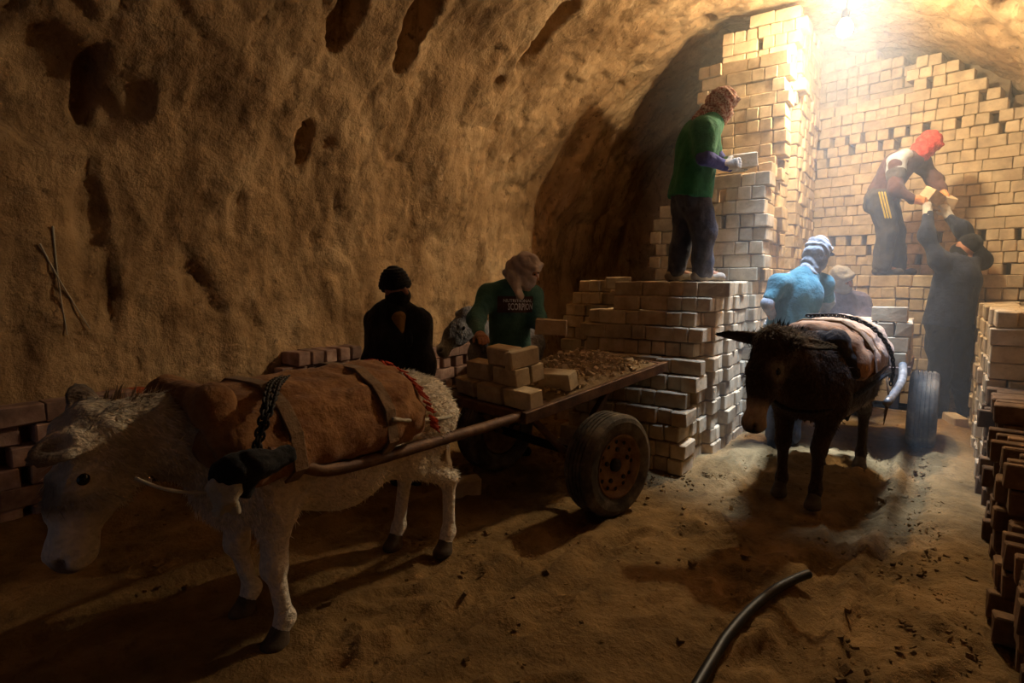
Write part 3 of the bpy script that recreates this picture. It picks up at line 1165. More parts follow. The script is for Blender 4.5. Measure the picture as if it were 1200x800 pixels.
# load of the second cart
bz = C2['loc'][2] + .70
NEAR = {0: [(-.2125, 'h', 'bottom right brick end at the near corner of the far cart load'), (-.33, 'h', 'bottom left brick end at the near corner of the far cart load')],
        1: [(-.275, 's', 'long brick above the two brick ends in the far cart load')],
        2: [(-.198, 'h', 'right-hand brick end in the third layer of the far cart load'), (-.315, 'h', 'middle brick end in the third layer of the far cart load'), (-.43, 'h', 'left-hand brick end in the third layer of the far cart load')],
        3: [(-.29, 's', 'chipped long brick topping the near corner of the far cart load')]}
for l in range(4):
    z = bz + .003 + BT / 2 + l * (BT + .004)
    for (x, k, lab) in NEAR[l]:
        loose_brick((x, 5.345 + (BL / 2 if k == 'h' else BW / 2), z), BR.gauss(0, .03), k, lab)
    if l < 3:
        for x in (-.60, -.85):
            loose_brick((x, 5.435, z), BR.gauss(0, .03), 's', 'brick in the front row of the far cart load, behind the pack saddle', 'front row bricks of the far cart load')
        for yy in (5.66, 5.86):
            for x in (-.26, -.51, -.76, -.97):
                loose_brick((x + BR.uniform(-.01, .01), yy + (.02 if x < -.9 else 0), z), BR.gauss(0, .02) + (math.pi / 2 if x < -.9 else 0), 's' if x > -.9 else 's', 'brick in the rear rows of the far cart load', 'rear bricks of the far cart load')

# hose
hq = [P(838, 806, 2.06), P(858, 772, 2.215), P(880, 745, 2.36), P(905, 722, 2.50), P(930, 707, 2.60), P(946, 700, 2.65)]
hq = [Vector((q.x, q.y, float(fz(q.x, q.y)) + .035)) for q in hq]
hq.insert(0, hq[0] + Vector((0.02, -.5, 0)))
hq.insert(0, hq[0] + Vector((0.15, -.6, 0)))
mb = MB()
mb.tube(smooth_path(hq, 8), 0.021, 12)
tag(mb.build('rubber_hose', M['hose'], None, True), 'black rubber hose end curving over the dirt floor', 'hose')

# pale straws stuck to the mud wall
for (pl_, lab) in (([(45, 285), (70, 330), (105, 385)], 'long pale straw stuck across the dark mud wall'), ([(62, 265), (68, 330), (78, 392)], 'thinner upright straw crossing another on the mud wall')):
    q = []
    for (px, py) in pl_:
        s, yy = vault_hit(px, py)
        x, z, nx, nz = vault_pt(s)
        d = float(vault_disp(np.array([s]), np.array([yy]), np.array([float(x)]), np.array([float(z)]))[0]) + .015
        q.append(Vector((float(x) + float(nx) * d, yy, float(z) + float(nz) * d)))
    mb = MB()
    mb.tube(smooth_path(q, 4), [.007, .007, .006, .006, .005, .005, .004, .004, .003], 6)
    tag(mb.build('straw', M['rope'], None), lab, 'straw')


# ------------------------------------------------------------------ donkeys
def coat_material(name, rough=0.95):
    m = bpy.data.materials.new(name)
    m.use_nodes = True
    N, L = m.node_tree.nodes, m.node_tree.links
    bs = N['Principled BSDF']
    bs.inputs['Roughness'].default_value = rough
    bs.inputs['Specular IOR Level'].default_value = 0.15
    bs.inputs['Sheen Weight'].default_value = 0.1
    at = N.new('ShaderNodeVertexColor')
    at.layer_name = 'coat'
    tc = N.new('ShaderNodeTexCoord')
    mp = N.new('ShaderNodeMapping')
    mp.inputs['Scale'].default_value = (1, .45, .6)
    L.new(tc.outputs['Object'], mp.inputs[0])
    nz = N.new('ShaderNodeTexNoise')
    nz.inputs['Scale'].default_value = 70
    nz.inputs['Detail'].default_value = 6
    L.new(mp.outputs[0], nz.inputs['Vector'])
    mr = N.new('ShaderNodeMapRange')
    mr.inputs[1].default_value = .3
    mr.inputs[2].default_value = .7
    mr.inputs[3].default_value = .78
    mr.inputs[4].default_value = 1.12
    L.new(nz.outputs['Fac'], mr.inputs[0])
    mx = N.new('ShaderNodeVectorMath')
    mx.operation = 'SCALE'
    L.new(at.outputs['Color'], mx.inputs[0])
    L.new(mr.outputs[0], mx.inputs['Scale'])
    L.new(mx.outputs[0], bs.inputs['Base Color'])
    bp = N.new('ShaderNodeBump')
    bp.inputs['Strength'].default_value = 1.0
    bp.inputs['Distance'].default_value = .02
    L.new(nz.outputs['Fac'], bp.inputs['Height'])
    L.new(bp.outputs[0], bs.inputs['Normal'])
    return m


M['coat'] = coat_material('donkey_coat')
M['hoof'] = material('hoof_horn', rgb(74, 62, 50), rgb(104, 90, 74), 12, .7, .2)
M['eye'] = material('dark_eye', rgb(10, 8, 7), rgb(16, 12, 10), 5, .15, 0, spec=.6)


def donkey(label, loc, rotz, sc, poll, muzzle, ears, front, rear, base, pale, dark, mane_col, group=None, side=0.0, wool=.006, pale_legs=True, fur_n=0, face_dark=.55):
    """local frame: y forward, z up. poll/muzzle/ears local points; front/rear: (x, dy) of each hoof"""
    t = thing('donkey', label, 'donkey', loc, rotz, group)
    t.scale = sc if isinstance(sc, tuple) else (sc, sc, sc)
    V3 = lambda *a: np.array(a, float)
    poll, muzzle = np.array(poll, float), np.array(muzzle, float)
    hd = (muzzle - poll)
    HL = np.linalg.norm(hd)
    hd = hd / HL
    nb = V3(0, .40, .80)
    nv = poll - nb
    nv = nv / np.linalg.norm(nv)
    lat = np.cross(hd, V3(0, 0, 1) if abs(hd[2]) < .9 else V3(0, -1, 0))
    if abs(hd[2]) > .75:
        lat = np.cross(hd, nv)
    lat = lat / np.linalg.norm(lat)
    thr = np.cross(lat, hd)                       # towards throat or forehead
    if thr @ (nb - poll) < 0:
        thr = -thr
    pr = [cap((0, .34, .70), (0, .02, .675), .195, .232, .09), cap((0, .02, .675), (0, -.34, .73), .232, .205, .09), ell((0, -.40, .755), (.195, .19, .195), k=.09),
          cap((0, .34, .86), (0, -.28, .865), .095, .10, .10), ell((0, .44, .69), (.155, .13, .19), k=.08),
          cap(nb, poll - nv * .02, .165, .10, .07, ((1, 0, 0), 1.3)), cap(nb + V3(0, -.02, .08), poll + V3(0, 0, .02), .10, .07, .06, ((1, 0, 0), 1.5)),
          cap(poll + hd * .02, poll + hd * HL * .5, .098, .088, .05, (lat, 1.15)), cap(poll + hd * HL * .4, muzzle - hd * .04, .080, .058, .05, (lat, 1.12)),
          ell(muzzle - hd * .03, (.056, .052, .055), (lat, thr, hd), k=.03), ell(poll + hd * HL * .30 + thr * .06, (.06, .075, .12), (lat, thr, hd), k=.04),
          ell(muzzle - hd * .035 + thr * .035, (.045, .03, .045), (lat, thr, hd), k=.03)]
    for s in (-1, 1):
        e = poll + hd * HL * .33 + lat * s * .066 - thr * .035
        pr.append(ell(e, (.02, .03, .035), (lat, thr, hd), k=.03))
        pr.append(ell(muzzle + lat * s * .03 - thr * .03 - hd * .012, (.012, .014, .02), (lat, thr, hd), k=.012, sub=True))
    pr.append(cap(muzzle - hd * .075 + thr * .05 - lat * .06, muzzle - hd * .02 + thr * .035 - lat * .03, .007, .006, .012, sub=True))
    pr.append(cap(muzzle - hd * .075 + thr * .05 + lat * .06, muzzle - hd * .02 + thr * .035 + lat * .03, .007, .006, .012, sub=True))
    for (ex, s) in zip(ears, (-1, 1)):
        b0 = poll + lat * s * .062 - hd * .03
        if (np.array(ex) - poll) @ lat * s < 0:
            b0 = poll - lat * s * .062 - hd * .03
        ex = np.array(ex, float)
        dv = ex - b0
        L_ = np.linalg.norm(dv)
        dv /= L_
        n0 = -thr * .5 + (b0 - poll) / .07 * .8
        n1 = n0 - dv * (n0 @ dv)
        n1 /= np.linalg.norm(n1)
        s1 = np.cross(dv, n1)
        pr.append(ell(b0 + dv * L_ * .5, (.056, .018, L_ * .56), (s1, n1, dv), k=.025))
        pr.append(ell(b0 + dv * L_ * .55 + n1 * .02, (.026, .016, L_ * .38), (s1, n1, dv), k=.01, sub=True))
        pr.append(cap(b0, b0 + dv * .08, .03, .03, .03))
    hoof_p = []
    for (x, dy) in front:
        s = 1 if x > 0 else -1
        h = V3(x, .47 + dy, .03)
        sh, el_ = V3(s * .115, .40, .74), V3(s * .13, .36, .60)
        kn = V3(x * .96 + s * .003, .40 + dy * .52 + .03, .335)
        ft = V3(x, .445 + dy, .105)
        pr += [ell(sh, (.075, .11, .17), k=.06), cap(sh, el_, .095, .078, .06), cap(el_, kn, .070, .043, .05), ell(kn, (.040, .046, .055), k=.03), cap(kn, ft, .034, .030, .02), ell(ft, (.036, .040, .042), k=.02), cap(ft, h + V3(0, .01, .015), .031, .036, .02)]
        hoof_p.append(h)
    for (x, dy) in rear:
        s = 1 if x > 0 else -1
        h = V3(x, -.46 + dy, .03)
        hip, st = V3(s * .115, -.37, .74), V3(s * .135, -.25, .60)
        hk = V3(x * .98, -.51 + dy * .62, .40)
        ft = V3(x, -.485 + dy, .115)
        pr += [ell(hip, (.09, .15, .17), k=.07), cap(hip, st, .125, .095, .06), cap(st, hk, .088, .042, .06), ell(hk, (.036, .052, .055), k=.03), cap(hk, ft, .035, .030, .02), ell(ft, (.036, .040, .042), k=.02), cap(ft, h + V3(0, .01, .015), .031, .036, .02)]
        hoof_p.append(h)

    def fur(Vv):
        return wool * fbm(Vv * np.array([26, 17, 17]), 2, 5) * np.clip((Vv[:, 2] - .25) / .4, .15, 1) + .010 * fbm(Vv * 6, 2, 2) * np.clip((Vv[:, 2] - .3) / .4, 0, 1)
    Vv, Qq = sdf_mesh(pr, .0125, fur, 1)
    ob = mesh_obj('body', Vv, Qq, M['coat'], t, True)
    base, pale_c, dark_c = [np.array(rgb(*c)) for c in (base, pale, dark)]
    dm = np.linalg.norm(Vv - muzzle, axis=1)
    de = np.min([np.linalg.norm(Vv - (poll + hd * HL * .33 + lat * s * .075 - thr * .03), axis=1) for s in (-1, 1)], 0)
    dh = np.linalg.norm(Vv - (poll + hd * HL * .5), axis=1)
    n = .5 + .5 * fbm(Vv * 5, 3, 11) / 1.6
    w_p = np.zeros(len(Vv))
    w_p = np.maximum(w_p, np.clip((.17 - dm + .06 * (n - .5)) / .05, 0, 1))
    w_p = np.maximum(w_p, np.clip((.075 - de) / .03, 0, 1) * .3)
    w_p = np.maximum(w_p, np.clip((.56 - Vv[:, 2] + .1 * (n - .5)) / .1, 0, 1) * (np.abs(Vv[:, 1]) < .34) * .9)
    if pale_legs:
        w_p = np.maximum(w_p, np.clip((.42 - Vv[:, 2] + .2 * (n - .5)) / .15, 0, 1) * (dh > .5) * .75)
    c = base[None] * (1 - w_p[:, None]) + pale_c[None] * w_p[:, None]
    w_d = np.clip((.055 - dm) / .02, 0, 1)
    for ex in ears:
        w_d = np.maximum(w_d, np.clip((.13 - np.linalg.norm(Vv - np.array(ex), axis=1)) / .08, 0, 1))
    w_d = np.maximum(w_d, np.clip((.36 - dh) / .2, 0, 1) * np.clip((n - .35) * 2, 0, 1) * face_dark * (1 - w_p))
    w_d = np.maximum(w_d, np.clip((.10 - np.abs(Vv[:, 0])) / .05, 0, 1) * np.clip((Vv[:, 2] - .88) / .05, 0, 1) * .5)
    c = c * (1 - w_d[:, None]) + dark_c[None] * w_d[:, None]
    c[:, 3] = 1
    at = ob.data.color_attributes.new('coat', 'FLOAT_COLOR', 'POINT')
    at.data.foreach_set('color', c.astype(np.float32).ravel())
    if fur_n:
        rs = np.random.RandomState(5)
        fnm = np.cross(Vv[Qq[:, 2]] - Vv[Qq[:, 0]], Vv[Qq[:, 3]] - Vv[Qq[:, 1]])
        fnm /= np.linalg.norm(fnm, axis=1)[:, None] + 1e-9
        fc_ = Vv[Qq].mean(1)
        wgt = np.clip((fc_[:, 2] - .38) / .2, 0, 1) * (np.linalg.norm(fc_ - muzzle, axis=1) > .2)
        wgt = wgt * np.where((fc_[:, 1] < -.25) | (fc_[:, 1] > .42), 1, .12)
        for ex in ears:
            wgt = wgt * (np.linalg.norm(fc_ - np.array(ex), axis=1) > .16)
        wgt = wgt * (np.min([np.linalg.norm(fc_ - (poll + hd * HL * .34 + lat * s * .085 - thr * .036), axis=1) for s in (-1, 1)], 0) > .05)
        pk = rs.choice(len(fc_), fur_n, p=wgt / wgt.sum())
        n_ = fnm[pk]
        p0 = fc_[pk] + rs.uniform(-.006, .006, (fur_n, 3))
        d0 = np.array([0, -.6, -.75]) + rs.normal(0, .35, (fur_n, 3))
        d0 = d0 - n_ * (d0 * n_).sum(1)[:, None]
        d0 /= np.linalg.norm(d0, axis=1)[:, None] + 1e-9
        sd = np.cross(d0, n_)
        ln = rs.uniform(.018, .042, fur_n)[:, None]
        FV = np.stack([p0 - sd * .003 - n_ * .003, p0 + sd * .003 - n_ * .003, p0 + (d0 * .92 + n_ * .42) * ln], 1).reshape(-1, 3)
        fo = mesh_obj('fur', FV, np.arange(len(FV)).reshape(-1, 3), M['coat'], t, True, None, 'stuff')
        fcol = c[Qq[pk, 0]] * rs.uniform(.85, 1.3, (fur_n, 1))
        fcol[:, 3] = 1
        fa = fo.data.color_attributes.new('coat', 'FLOAT_COLOR', 'POINT')
        fa.data.foreach_set('color', np.repeat(fcol, 3, 0).astype(np.float32).ravel())
    for s in (-1, 1):
        e = poll + hd * HL * .34 + lat * s * .085 - thr * .036
        organic('eye', [ell(e, (.015, .018, .021), (lat, thr, hd), k=.01)], M['eye'], t, .005)
    for h in hoof_p:
        organic('hoof', [cap(h + V3(0, .0, .035), h + V3(0, .012, -.012), .037, .046, .01), ell(h + V3(0, .03, -.01), (.04, .045, .03), k=.02), ell(h + V3(0, 0, -.10), (.12, .12, .075), k=.01, sub=True)], M['hoof'], t, .009)
    # mane and tail
    rg = random.Random(3)
    mb = MB()
    for k in range(170):
        u = rg.random()
        p = (nb + V3(0, -.08, .12)) * (1 - u) + (poll + V3(0, .01, .06) - hd * .02) * u
        up = np.cross(np.cross(nv, V3(0, 0, 1)), nv)
        up = up / np.linalg.norm(up)
        q = p + V3(rg.uniform(-.02, .02), 0, 0) - up * .03
        tip = q + up * rg.uniform(.07, .12) + V3(rg.uniform(-.04, .04), rg.uniform(-.03, .03), 0)
        sd = Vector((rg.uniform(-1, 1), rg.uniform(-1, 1), 0)) * .006
        q, tip = Vector(q), Vector(tip)
        mb.add([q - sd * 1.4, q + sd * 1.4, tip], [(0, 1, 2)])
        mb.add([q - sd.orthogonal() * 1.4, q + sd.orthogonal() * 1.4, tip], [(0, 1, 2)])
    mb.build('mane', material('mane_' + label.split()[0], rgb(*mane_col), rgb(*[min(255, c_ + 18) for c_ in mane_col]), 20, .95, 0), t, False, 'stuff')
    mt = material('tail_' + label.split()[0], rgb(*mane_col), rgb(*[min(255, c_ + 22) for c_ in mane_col]), 30, .95, .3, 90, stretch=(3, 3, .4))
    organic('tail', [cap((0, -.56, .80), (0, -.625, .62), .035, .022, .03), cap((0, -.625, .62), (0, -.62, .42), .022, .04, .03), cap((0, -.62, .42), (0, -.60, .30), .04, .012, .03)], mt, t, .01, lambda Vv: .006 * fbm(Vv * np.array([60, 60, 8]), 2, 1))
    return t


D1 = dict(loc=(-2.14, 1.60, 0.0), rotz=math.pi, sc=(1.0, 1.1, 1.0))
D1I = (Matrix.Translation(Vector(D1['loc'])) @ Matrix.Rotation(math.pi, 4, 'Z') @ Matrix.Diagonal((1.0, 1.1, 1.0, 1.0))).inverted()
donkey('white woolly donkey in the foreground, head hanging low', D1['loc'], D1['rotz'], D1['sc'], (.0, .84, .96), (-.03, .94, .575), [tuple(D1I @ P(86, 452, 1.85)), tuple(D1I @ P(30, 542, 1.60))],
       [(-.13, -.10), (.19, -.14)], [(-.13, -.04), (.13, .06)], (236, 222, 198), (240, 230, 212), (112, 96, 82), (150, 126, 96), wool=.010, fur_n=20000, face_dark=.9)
D2 = dict(loc=(-0.585, 4.50, float(fz(-.6, 4.5))), rotz=math.pi - .11, sc=(.99, 1.1, 1.1), sy=-.10)
donkey('dark brown donkey facing forward with ears spread sideways', D2['loc'], D2['rotz'], 1.1, (.08, .78, .95), (.10, .98, .53), [(.36, .88, 1.00), (-.24, .84, .965)],
       [(-.09, .02), (.12, -.06)], [(-.12, -.02), (.11, .08)], (72, 57, 46), (176, 156, 134), (26, 21, 19), (30, 25, 22), pale_legs=False, fur_n=6000)
pa, pb = P(547, 372, 4.95), P(598, 400, 5.80)
hv = Vector((pa.x - pb.x, pa.y - pb.y))
hv.normalize()
D3loc = (pa.x - hv.x * .86, pa.y - hv.y * .86, 0.0)
D3rot = math.atan2(-hv.x, hv.y)
D3i = (Matrix.Translation(Vector(D3loc)) @ Matrix.Rotation(D3rot, 4, 'Z')).inverted()
q1, q2 = D3i @ P(549, 374, 4.92), D3i @ P(515, 414, 4.70)
donkey('grey donkey with pale muzzle, mostly hidden behind the man in the lettered jersey', D3loc, D3rot, 1.0, tuple(q1), tuple(q2), [tuple(D3i @ P(536, 364, 5.12)), tuple(D3i @ P(560, 362, 5.10))],
       [(-.11, .02), (.12, -.04)], [(-.12, 0), (.12, .05)], (120, 118, 122), (200, 198, 196), (96, 92, 92), (42, 38, 38))

# ------------------------------------------------------------------ pack saddles
def cloth_fn(a=.008, s=14, st=(1, 1, 1), seed=4):
    return lambda Vv: a * fbm(Vv * s * np.array(st), 3, seed) + a * .5 * np.sin(Vv[:, 1] * 30 + 7 * fbm(Vv * 5, 2, 9))


def chain(name, pts, parent, r=.016, w=.0045):
    mb = MB()
    p = smooth_path(pts, 5)
    L = [0]
    for k in range(1, len(p)):
        L.append(L[-1] + (p[k] - p[k - 1]).length)
    n = int(L[-1] / (r * 1.55))
    for k in range(n):
        s = L[-1] * (k + .5) / n
        i = max(j for j in range(len(L)) if L[j] <= s)
        i = min(i, len(p) - 2)
        tt = (p[i + 1] - p[i]).normalized()
        c = p[i].lerp(p[i + 1], (s - L[i]) / max(L[i + 1] - L[i], 1e-6))
        a = tt.orthogonal().normalized()
        if k % 2:
            a = tt.cross(a)
        ring = [c + tt * math.cos(2 * math.pi * q / 10) * r * 1.25 + a * math.sin(2 * math.pi * q / 10) * r * .75 for q in range(11)]
        mb.tube(ring, w, 6, False)
    return mb.build(name, M['dark_steel'], parent, True)


def saddle_over(pads, y):
    """points hugging the pads from one flank over the back to the other at position y"""
    pts = []
    for k in range(19):
        a = -1.75 + 3.5 * k / 18
        dv = np.array([math.sin(a), 0, math.cos(a)])
        p = np.array([0, y, .76]) + dv * .6
        for _ in range(40):
            d_ = min(float(prim_eval(q, p[None])[0]) for q in pads)
            if d_ < .014:
                break
            p = p - dv * max(d_ - .012, .003)
        pts.append(Vector(p))
    return pts


def pack_saddle(label, D, mat, roll='burlap', up=.0):
    t = thing('pack_saddle', label, 'saddle', D['loc'], D['rotz'])
    t.scale = D['sc'] if isinstance(D['sc'], tuple) else (D['sc'],) * 3
    t.location.y -= D.get('sy', .15)
    pads = []
    for s, nm in ((-1, 'side_pad'), (1, 'side_pad')):
        pr = [cap((s * .16, .38, .87), (s * .17, -.30, .89), .11, .115, .05), cap((s * .24, .36, .78), (s * .26, -.27, .78), .06, .065, .06, ((1, 0, 0), 1.2))]
        pads += pr
        organic(nm, pr, M[mat], t, .012, cloth_fn())
    pr = [cap((s * x, .40, z), (s * x, -.32, z + .01), .05, .05, .07) for s in (-1, 1) for (x, z) in ((.03, .995), (.12, .985), (.21, .93), (.265, .85), (.275, .78))]
    pads += pr
    organic('blanket', pr, M[mat], t, .012, cloth_fn(.009, 9))
    organic('front_roll', [cap((-.26, .41, .80 + up * .4), (-.16, .44, .97 + up), .055, .06, .05), cap((-.16, .44, .97 + up), (.16, .44, .97 + up), .06, .06, .05), cap((.26, .41, .80 + up * .4), (.16, .44, .97 + up), .055, .06, .05)], M[roll], t, .012, cloth_fn(.006, 20))
    for y in (.24, -.16):
        mb = MB()
        pts = saddle_over(pads, y)
        for k in range(len(pts) - 1):
            d_ = (pts[k + 1] - pts[k])
            mb.bar(pts[k] - d_ * .06, pts[k + 1] + d_ * .06, .05, .012, d_.cross(Vector((0, 1, 0))), .002)
        mb.build('strap', M['strap'], t)
    return t


s1 = pack_saddle('brown burlap pack saddle with chains on the white donkey', D1, 'burlap', 'burlap', .05)
bpy.context.view_layer.update()
S1I = s1.matrix_world.inverted()
SP = lambda px, py, d: S1I @ P(px, py, d)
chain('chain', [SP(345, 436, 2.55), SP(322, 446, 2.20), SP(314, 458, 2.03), SP(309, 482, 1.925), SP(303, 508, 1.90), SP(298, 532, 1.88)], s1, .013, .0045)
chain('chain', [SP(352, 436, 2.55), SP(330, 446, 2.20), SP(323, 460, 2.04), SP(315, 485, 1.93), SP(306, 512, 1.905), SP(300, 536, 1.89)], s1, .013, .0045)
organic('harness_pad', [cap(SP(335, 534, 1.96), SP(300, 545, 1.86), .035, .042, .04), cap(SP(300, 545, 1.86), SP(262, 556, 1.80), .045, .04, .04), cap(SP(275, 545, 1.82), SP(285, 575, 1.84), .035, .03, .04)], M['black_cloth'], s1, .009, cloth_fn(.008, 26))
organic('knot_bundle', [cap(SP(268, 572, 1.79), SP(258, 596, 1.78), .028, .022, .03), cap(SP(262, 575, 1.79), SP(276, 598, 1.80), .022, .016, .03), cap(SP(255, 568, 1.78), SP(270, 580, 1.78), .026, .026, .02)], M['rope'], s1, .007, cloth_fn(.008, 40))
mb = MB()
mb.tube(smooth_path([(-.33, -.16, .86), (-.31, -.30, .82), (-.275, -.45, .79), (-.24, -.58, .77), (-.16, -.70, .765), (0, -.765, .76), (.16, -.70, .765), (.24, -.58, .77), (.275, -.45, .79), (.31, -.30, .82), (.33, -.16, .86)], 5), .009, 8)
mb.build('breeching_rope', M['rope'], s1, True)
mb = MB()
rg = random.Random(9)
for k in range(110):                      # red yarn fringe at the rear hem
    a = -1.5 + 3.0 * rg.random()
    x, z = .335 * math.sin(a), .76 + .30 * math.cos(a)
    p = Vector((x, -.365 + .02 * math.cos(a), z))
    o_ = Vector((x * .06, -.015 - .02 * rg.random(), -.012 - .02 * rg.random()))
    mb.tube([p, p + o_ * .6 + Vector((rg.uniform(-.006, .006), 0, 0)), p + o_ * 1.2], [.006, .005, .003], 5)
mb.build('yarn_fringe', M['red_yarn'], s1, False, 'stuff')
mb = MB()
mb.tube(smooth_path([SP(262, 575, 1.79), SP(225, 577, 1.74), SP(190, 572, 1.70), SP(158, 560, 1.68)], 5), .006, 6)
mb.build('lead_rope', M['rope'], s1, True)
s2 = pack_saddle('dusty pack saddle draped with chain on the dark brown donkey', D2, 'burlap_pale', 'charcoal', -.02)
chain('chain', [(.10, .22, 1.075), (-.10, .18, 1.08), (-.25, .08, 1.02), (-.345, .0, .90), (-.375, -.05, .78), (-.37, -.04, .66)], s2, .015, .005)
for k in range(4):
    mb = MB()
    x = -.36 - .01 * k
    mb.tube([(x, .05 + .05 * k, .72), (x - .02, .05 + .05 * k, .60), (x, .06 + .05 * k, .50 - .04 * (k % 2))], [.008, .006, .003], 6)
    mb.build('hanging_strap', M['strap'], s2, True)
mb = MB()
mb.tube(smooth_path([(.36, .0, .74), (.20, .52, .60), (0, .63, .56), (-.20, .52, .60), (-.36, .0, .74)], 6), .014, 8)
mb.build('breast_strap', M['black_cloth'], s2, True)
# ------------------------------------------------------------------ people
A = lambda v: np.array(v, float)


def unit(v):
    v = A(v)
    return v / (np.linalg.norm(v) + 1e-9)


def hand_prims(w, f, n, s, curl=(.5, .7, .5), r=1.0, spread=.12, thumb=.5):
    """hand from wrist w, f finger direction, n palm normal, s thumb side"""
    f, n = unit(f), unit(n)
    n = unit(n - f * (n @ f))
    sd = np.cross(f, n)
    sd = sd * s
    w = A(w)
    pr = []
    for o in (-.026, -.009, .009, .026):
        pr.append(cap(w + f * .01 + sd * o * .6, w + f * .088 + sd * o, .016 * r, .0145 * r, .02))
    for o, L in ((.031, .070), (.011, .078), (-.010, .073), (-.030, .057)):
        p = w + f * .088 + sd * o
        d_ = unit(f + sd * o * spread * 25 * .3)
        an = 0
        for seg, c in zip((.45, .30, .25), curl):
            an += c
            v = d_ * math.cos(an) + n * math.sin(an)
            q = p + v * L * seg
            pr.append(cap(p, q, .0105 * r, .0095 * r, .006))
            p = q
    tb = w + f * .028 + sd * .028
    t1 = tb + unit(f * .65 + sd * .65 + n * thumb) * .042
    t2 = t1 + unit(f * .9 + sd * .15 + n * thumb) * .03
    pr += [cap(tb, t1, .0135 * r, .0115 * r, .012), cap(t1, t2, .0115 * r, .010 * r, .006)]
    return pr


def person(label, J, face, facing, wear, hands, eyes=True, shirt_vox=.012):
    """J: joints in world space; face: direction of the face; facing: torso front; wear: list of garments"""
    J = {k: A(v) for k, v in J.items()}
    base = (J['anL'] + J['anR']) / 2
    base[2] = min(J['anL'][2], J['anR'][2]) - .085
    t = thing('person', label, 'person', tuple(base))
    fc, ft = unit(face), unit(facing)
    hu = unit(J['head'] - J['neck'])
    hu = unit(hu - fc * (hu @ fc))
    hs = np.cross(fc, hu)
    H = J['head']
    sq = (ft, 1.35)
    mid = (J['pelvis'] + J['chest']) / 2
    up = unit(J['chest'] - J['pelvis'])

    def torso(g, k=.05):
        return [cap(J['pelvis'], mid, .150 + g, .145 + g, k, (ft, 1.32)), cap(mid, J['chest'], .145 + g, .165 + g, k, (ft, 1.30)), cap(J['chest'], J['neck'] - hu * .05, .150 + g, .075 + g, k, (ft, 1.25)),
                cap(J['shL'] * .93 + J['neck'] * .07, J['neck'] - up * .03, .062 + g, .060 + g, k), cap(J['shR'] * .93 + J['neck'] * .07, J['neck'] - up * .03, .062 + g, .060 + g, k)]

    def arm(sd, g, t0=0.0, t1=1.0, k=.03):
        a, b, c = J['sh' + sd], J['el' + sd], J['wr' + sd]
        out = []
        if t0 < .5:
            e = min(t1, .5) * 2
            out.append(cap(a, a + (b - a) * e, .058 + g, .058 + (.044 - .058) * e + g, k))
        if t1 > .5:
            s0 = max(0, (t0 - .5) * 2)
            e = (t1 - .5) * 2
            out.append(cap(b + (c - b) * s0, b + (c - b) * e, .046 - .008 * s0 + g, .046 - .016 * e + g, k))
        return out

    def leg(sd, g, gb=None, t1=1.0, k=.04):
        a, b, c = J['hip' + sd], J['kn' + sd], J['an' + sd]
        gb = g if gb is None else gb
        c2 = b + (c - b) * t1
        return [cap(a, b, .088 + g, .060 + g, k), cap(b, c2, .060 + g, .042 + gb, k)]
    R = lambda pr, name, mat, vox=.012, fn=None, si=2: organic(name, pr, M[mat], t, vox, fn, si, base)
    # the body, one continuous figure with face and hands
    pr = torso(0) + arm('L', 0) + arm('R', 0) + leg('L', 0) + leg('R', 0)
    pr.append(cap(J['neck'] - hu * .06, H - hu * .03, .056, .052, .03))
    pr += [ell(H + hu * .02, (.076, .096, .108), (hs, fc, hu), k=.02), ell(H - hu * .05 + fc * .022, (.058, .068, .072), (hs, fc, hu), k=.04), ell(H - hu * .095 + fc * .05, (.028, .026, .024), (hs, fc, hu), k=.03),
           cap(H + hu * .012 + fc * .088, H - hu * .028 + fc * .112, .010, .016, .018), ell(H - hu * .062 + fc * .088, (.026, .012, .010), (hs, fc, hu), k=.012)]
    for s in (-1, 1):
        pr += [ell(H + hs * s * .077 - hu * .01, (.012, .024, .034), (hs, fc, hu), k=.012), ell(H + hs * s * .031 + hu * .012 + fc * .098, (.020, .014, .013), (hs, fc, hu), k=.018, sub=True), ell(H + hs * s * .031 + hu * .012 + fc * .082, (.015, .014, .012), (hs, fc, hu), k=.006)]
    for sd in 'LR':
        c, b = J['an' + sd], J['kn' + sd]
        tv = J.get('toe' + sd, c + ft * .17)
        tv = tv.copy()
        pr += [cap(c, A([tv[0], tv[1], c[2] - .045]) * .8 + A([c[0], c[1], c[2] - .045]) * .2, .036, .028, .03)]
    bare = [k for k in 'LR' if not hands.get(k, {}).get('glove')]
    V, Q = sdf_mesh(pr, .011)
    VV, QQ = [V], [Q]
    n0 = len(V)
    for sd in bare:
        h = hands.get(sd)
        if not h:
            continue
        hp = hand_prims(J['wr' + sd], h['f'], h['n'], h.get('s', 1), h.get('curl', (.5, .7, .5))) + [cap(J['wr' + sd] - unit(J['wr' + sd] - J['el' + sd]) * .05, J['wr' + sd] + unit(h['f']) * .02, .027, .022, .02)]
        V2, Q2 = sdf_mesh(hp, .0055, None, 1)
        VV.append(V2)
        QQ.append(Q2 + n0)
        n0 += len(V2)
    mesh_obj('body', np.concatenate(VV) - base, np.concatenate(QQ), M['skin'], t, True)
    if eyes:
        for s in (-1, 1):
            R([ell(H + hs * s * .031 + hu * .012 + fc * .092, (.008, .006, .008), (hs, fc, hu), k=.004)], 'eye', 'eye', .003)
    for sd in 'LR':
        h = hands.get(sd)
        if h and h.get('glove'):
            hp = hand_prims(J['wr' + sd], h['f'], h['n'], h.get('s', 1), h.get('curl', (.5, .7, .5)), 1.22) + [cap(J['wr' + sd] - unit(J['wr' + sd] - J['el' + sd]) * .055, J['wr' + sd] + unit(h['f']) * .02, .040, .034, .02)]
            R(hp, 'glove', h['glove'], .0062, None, 1)

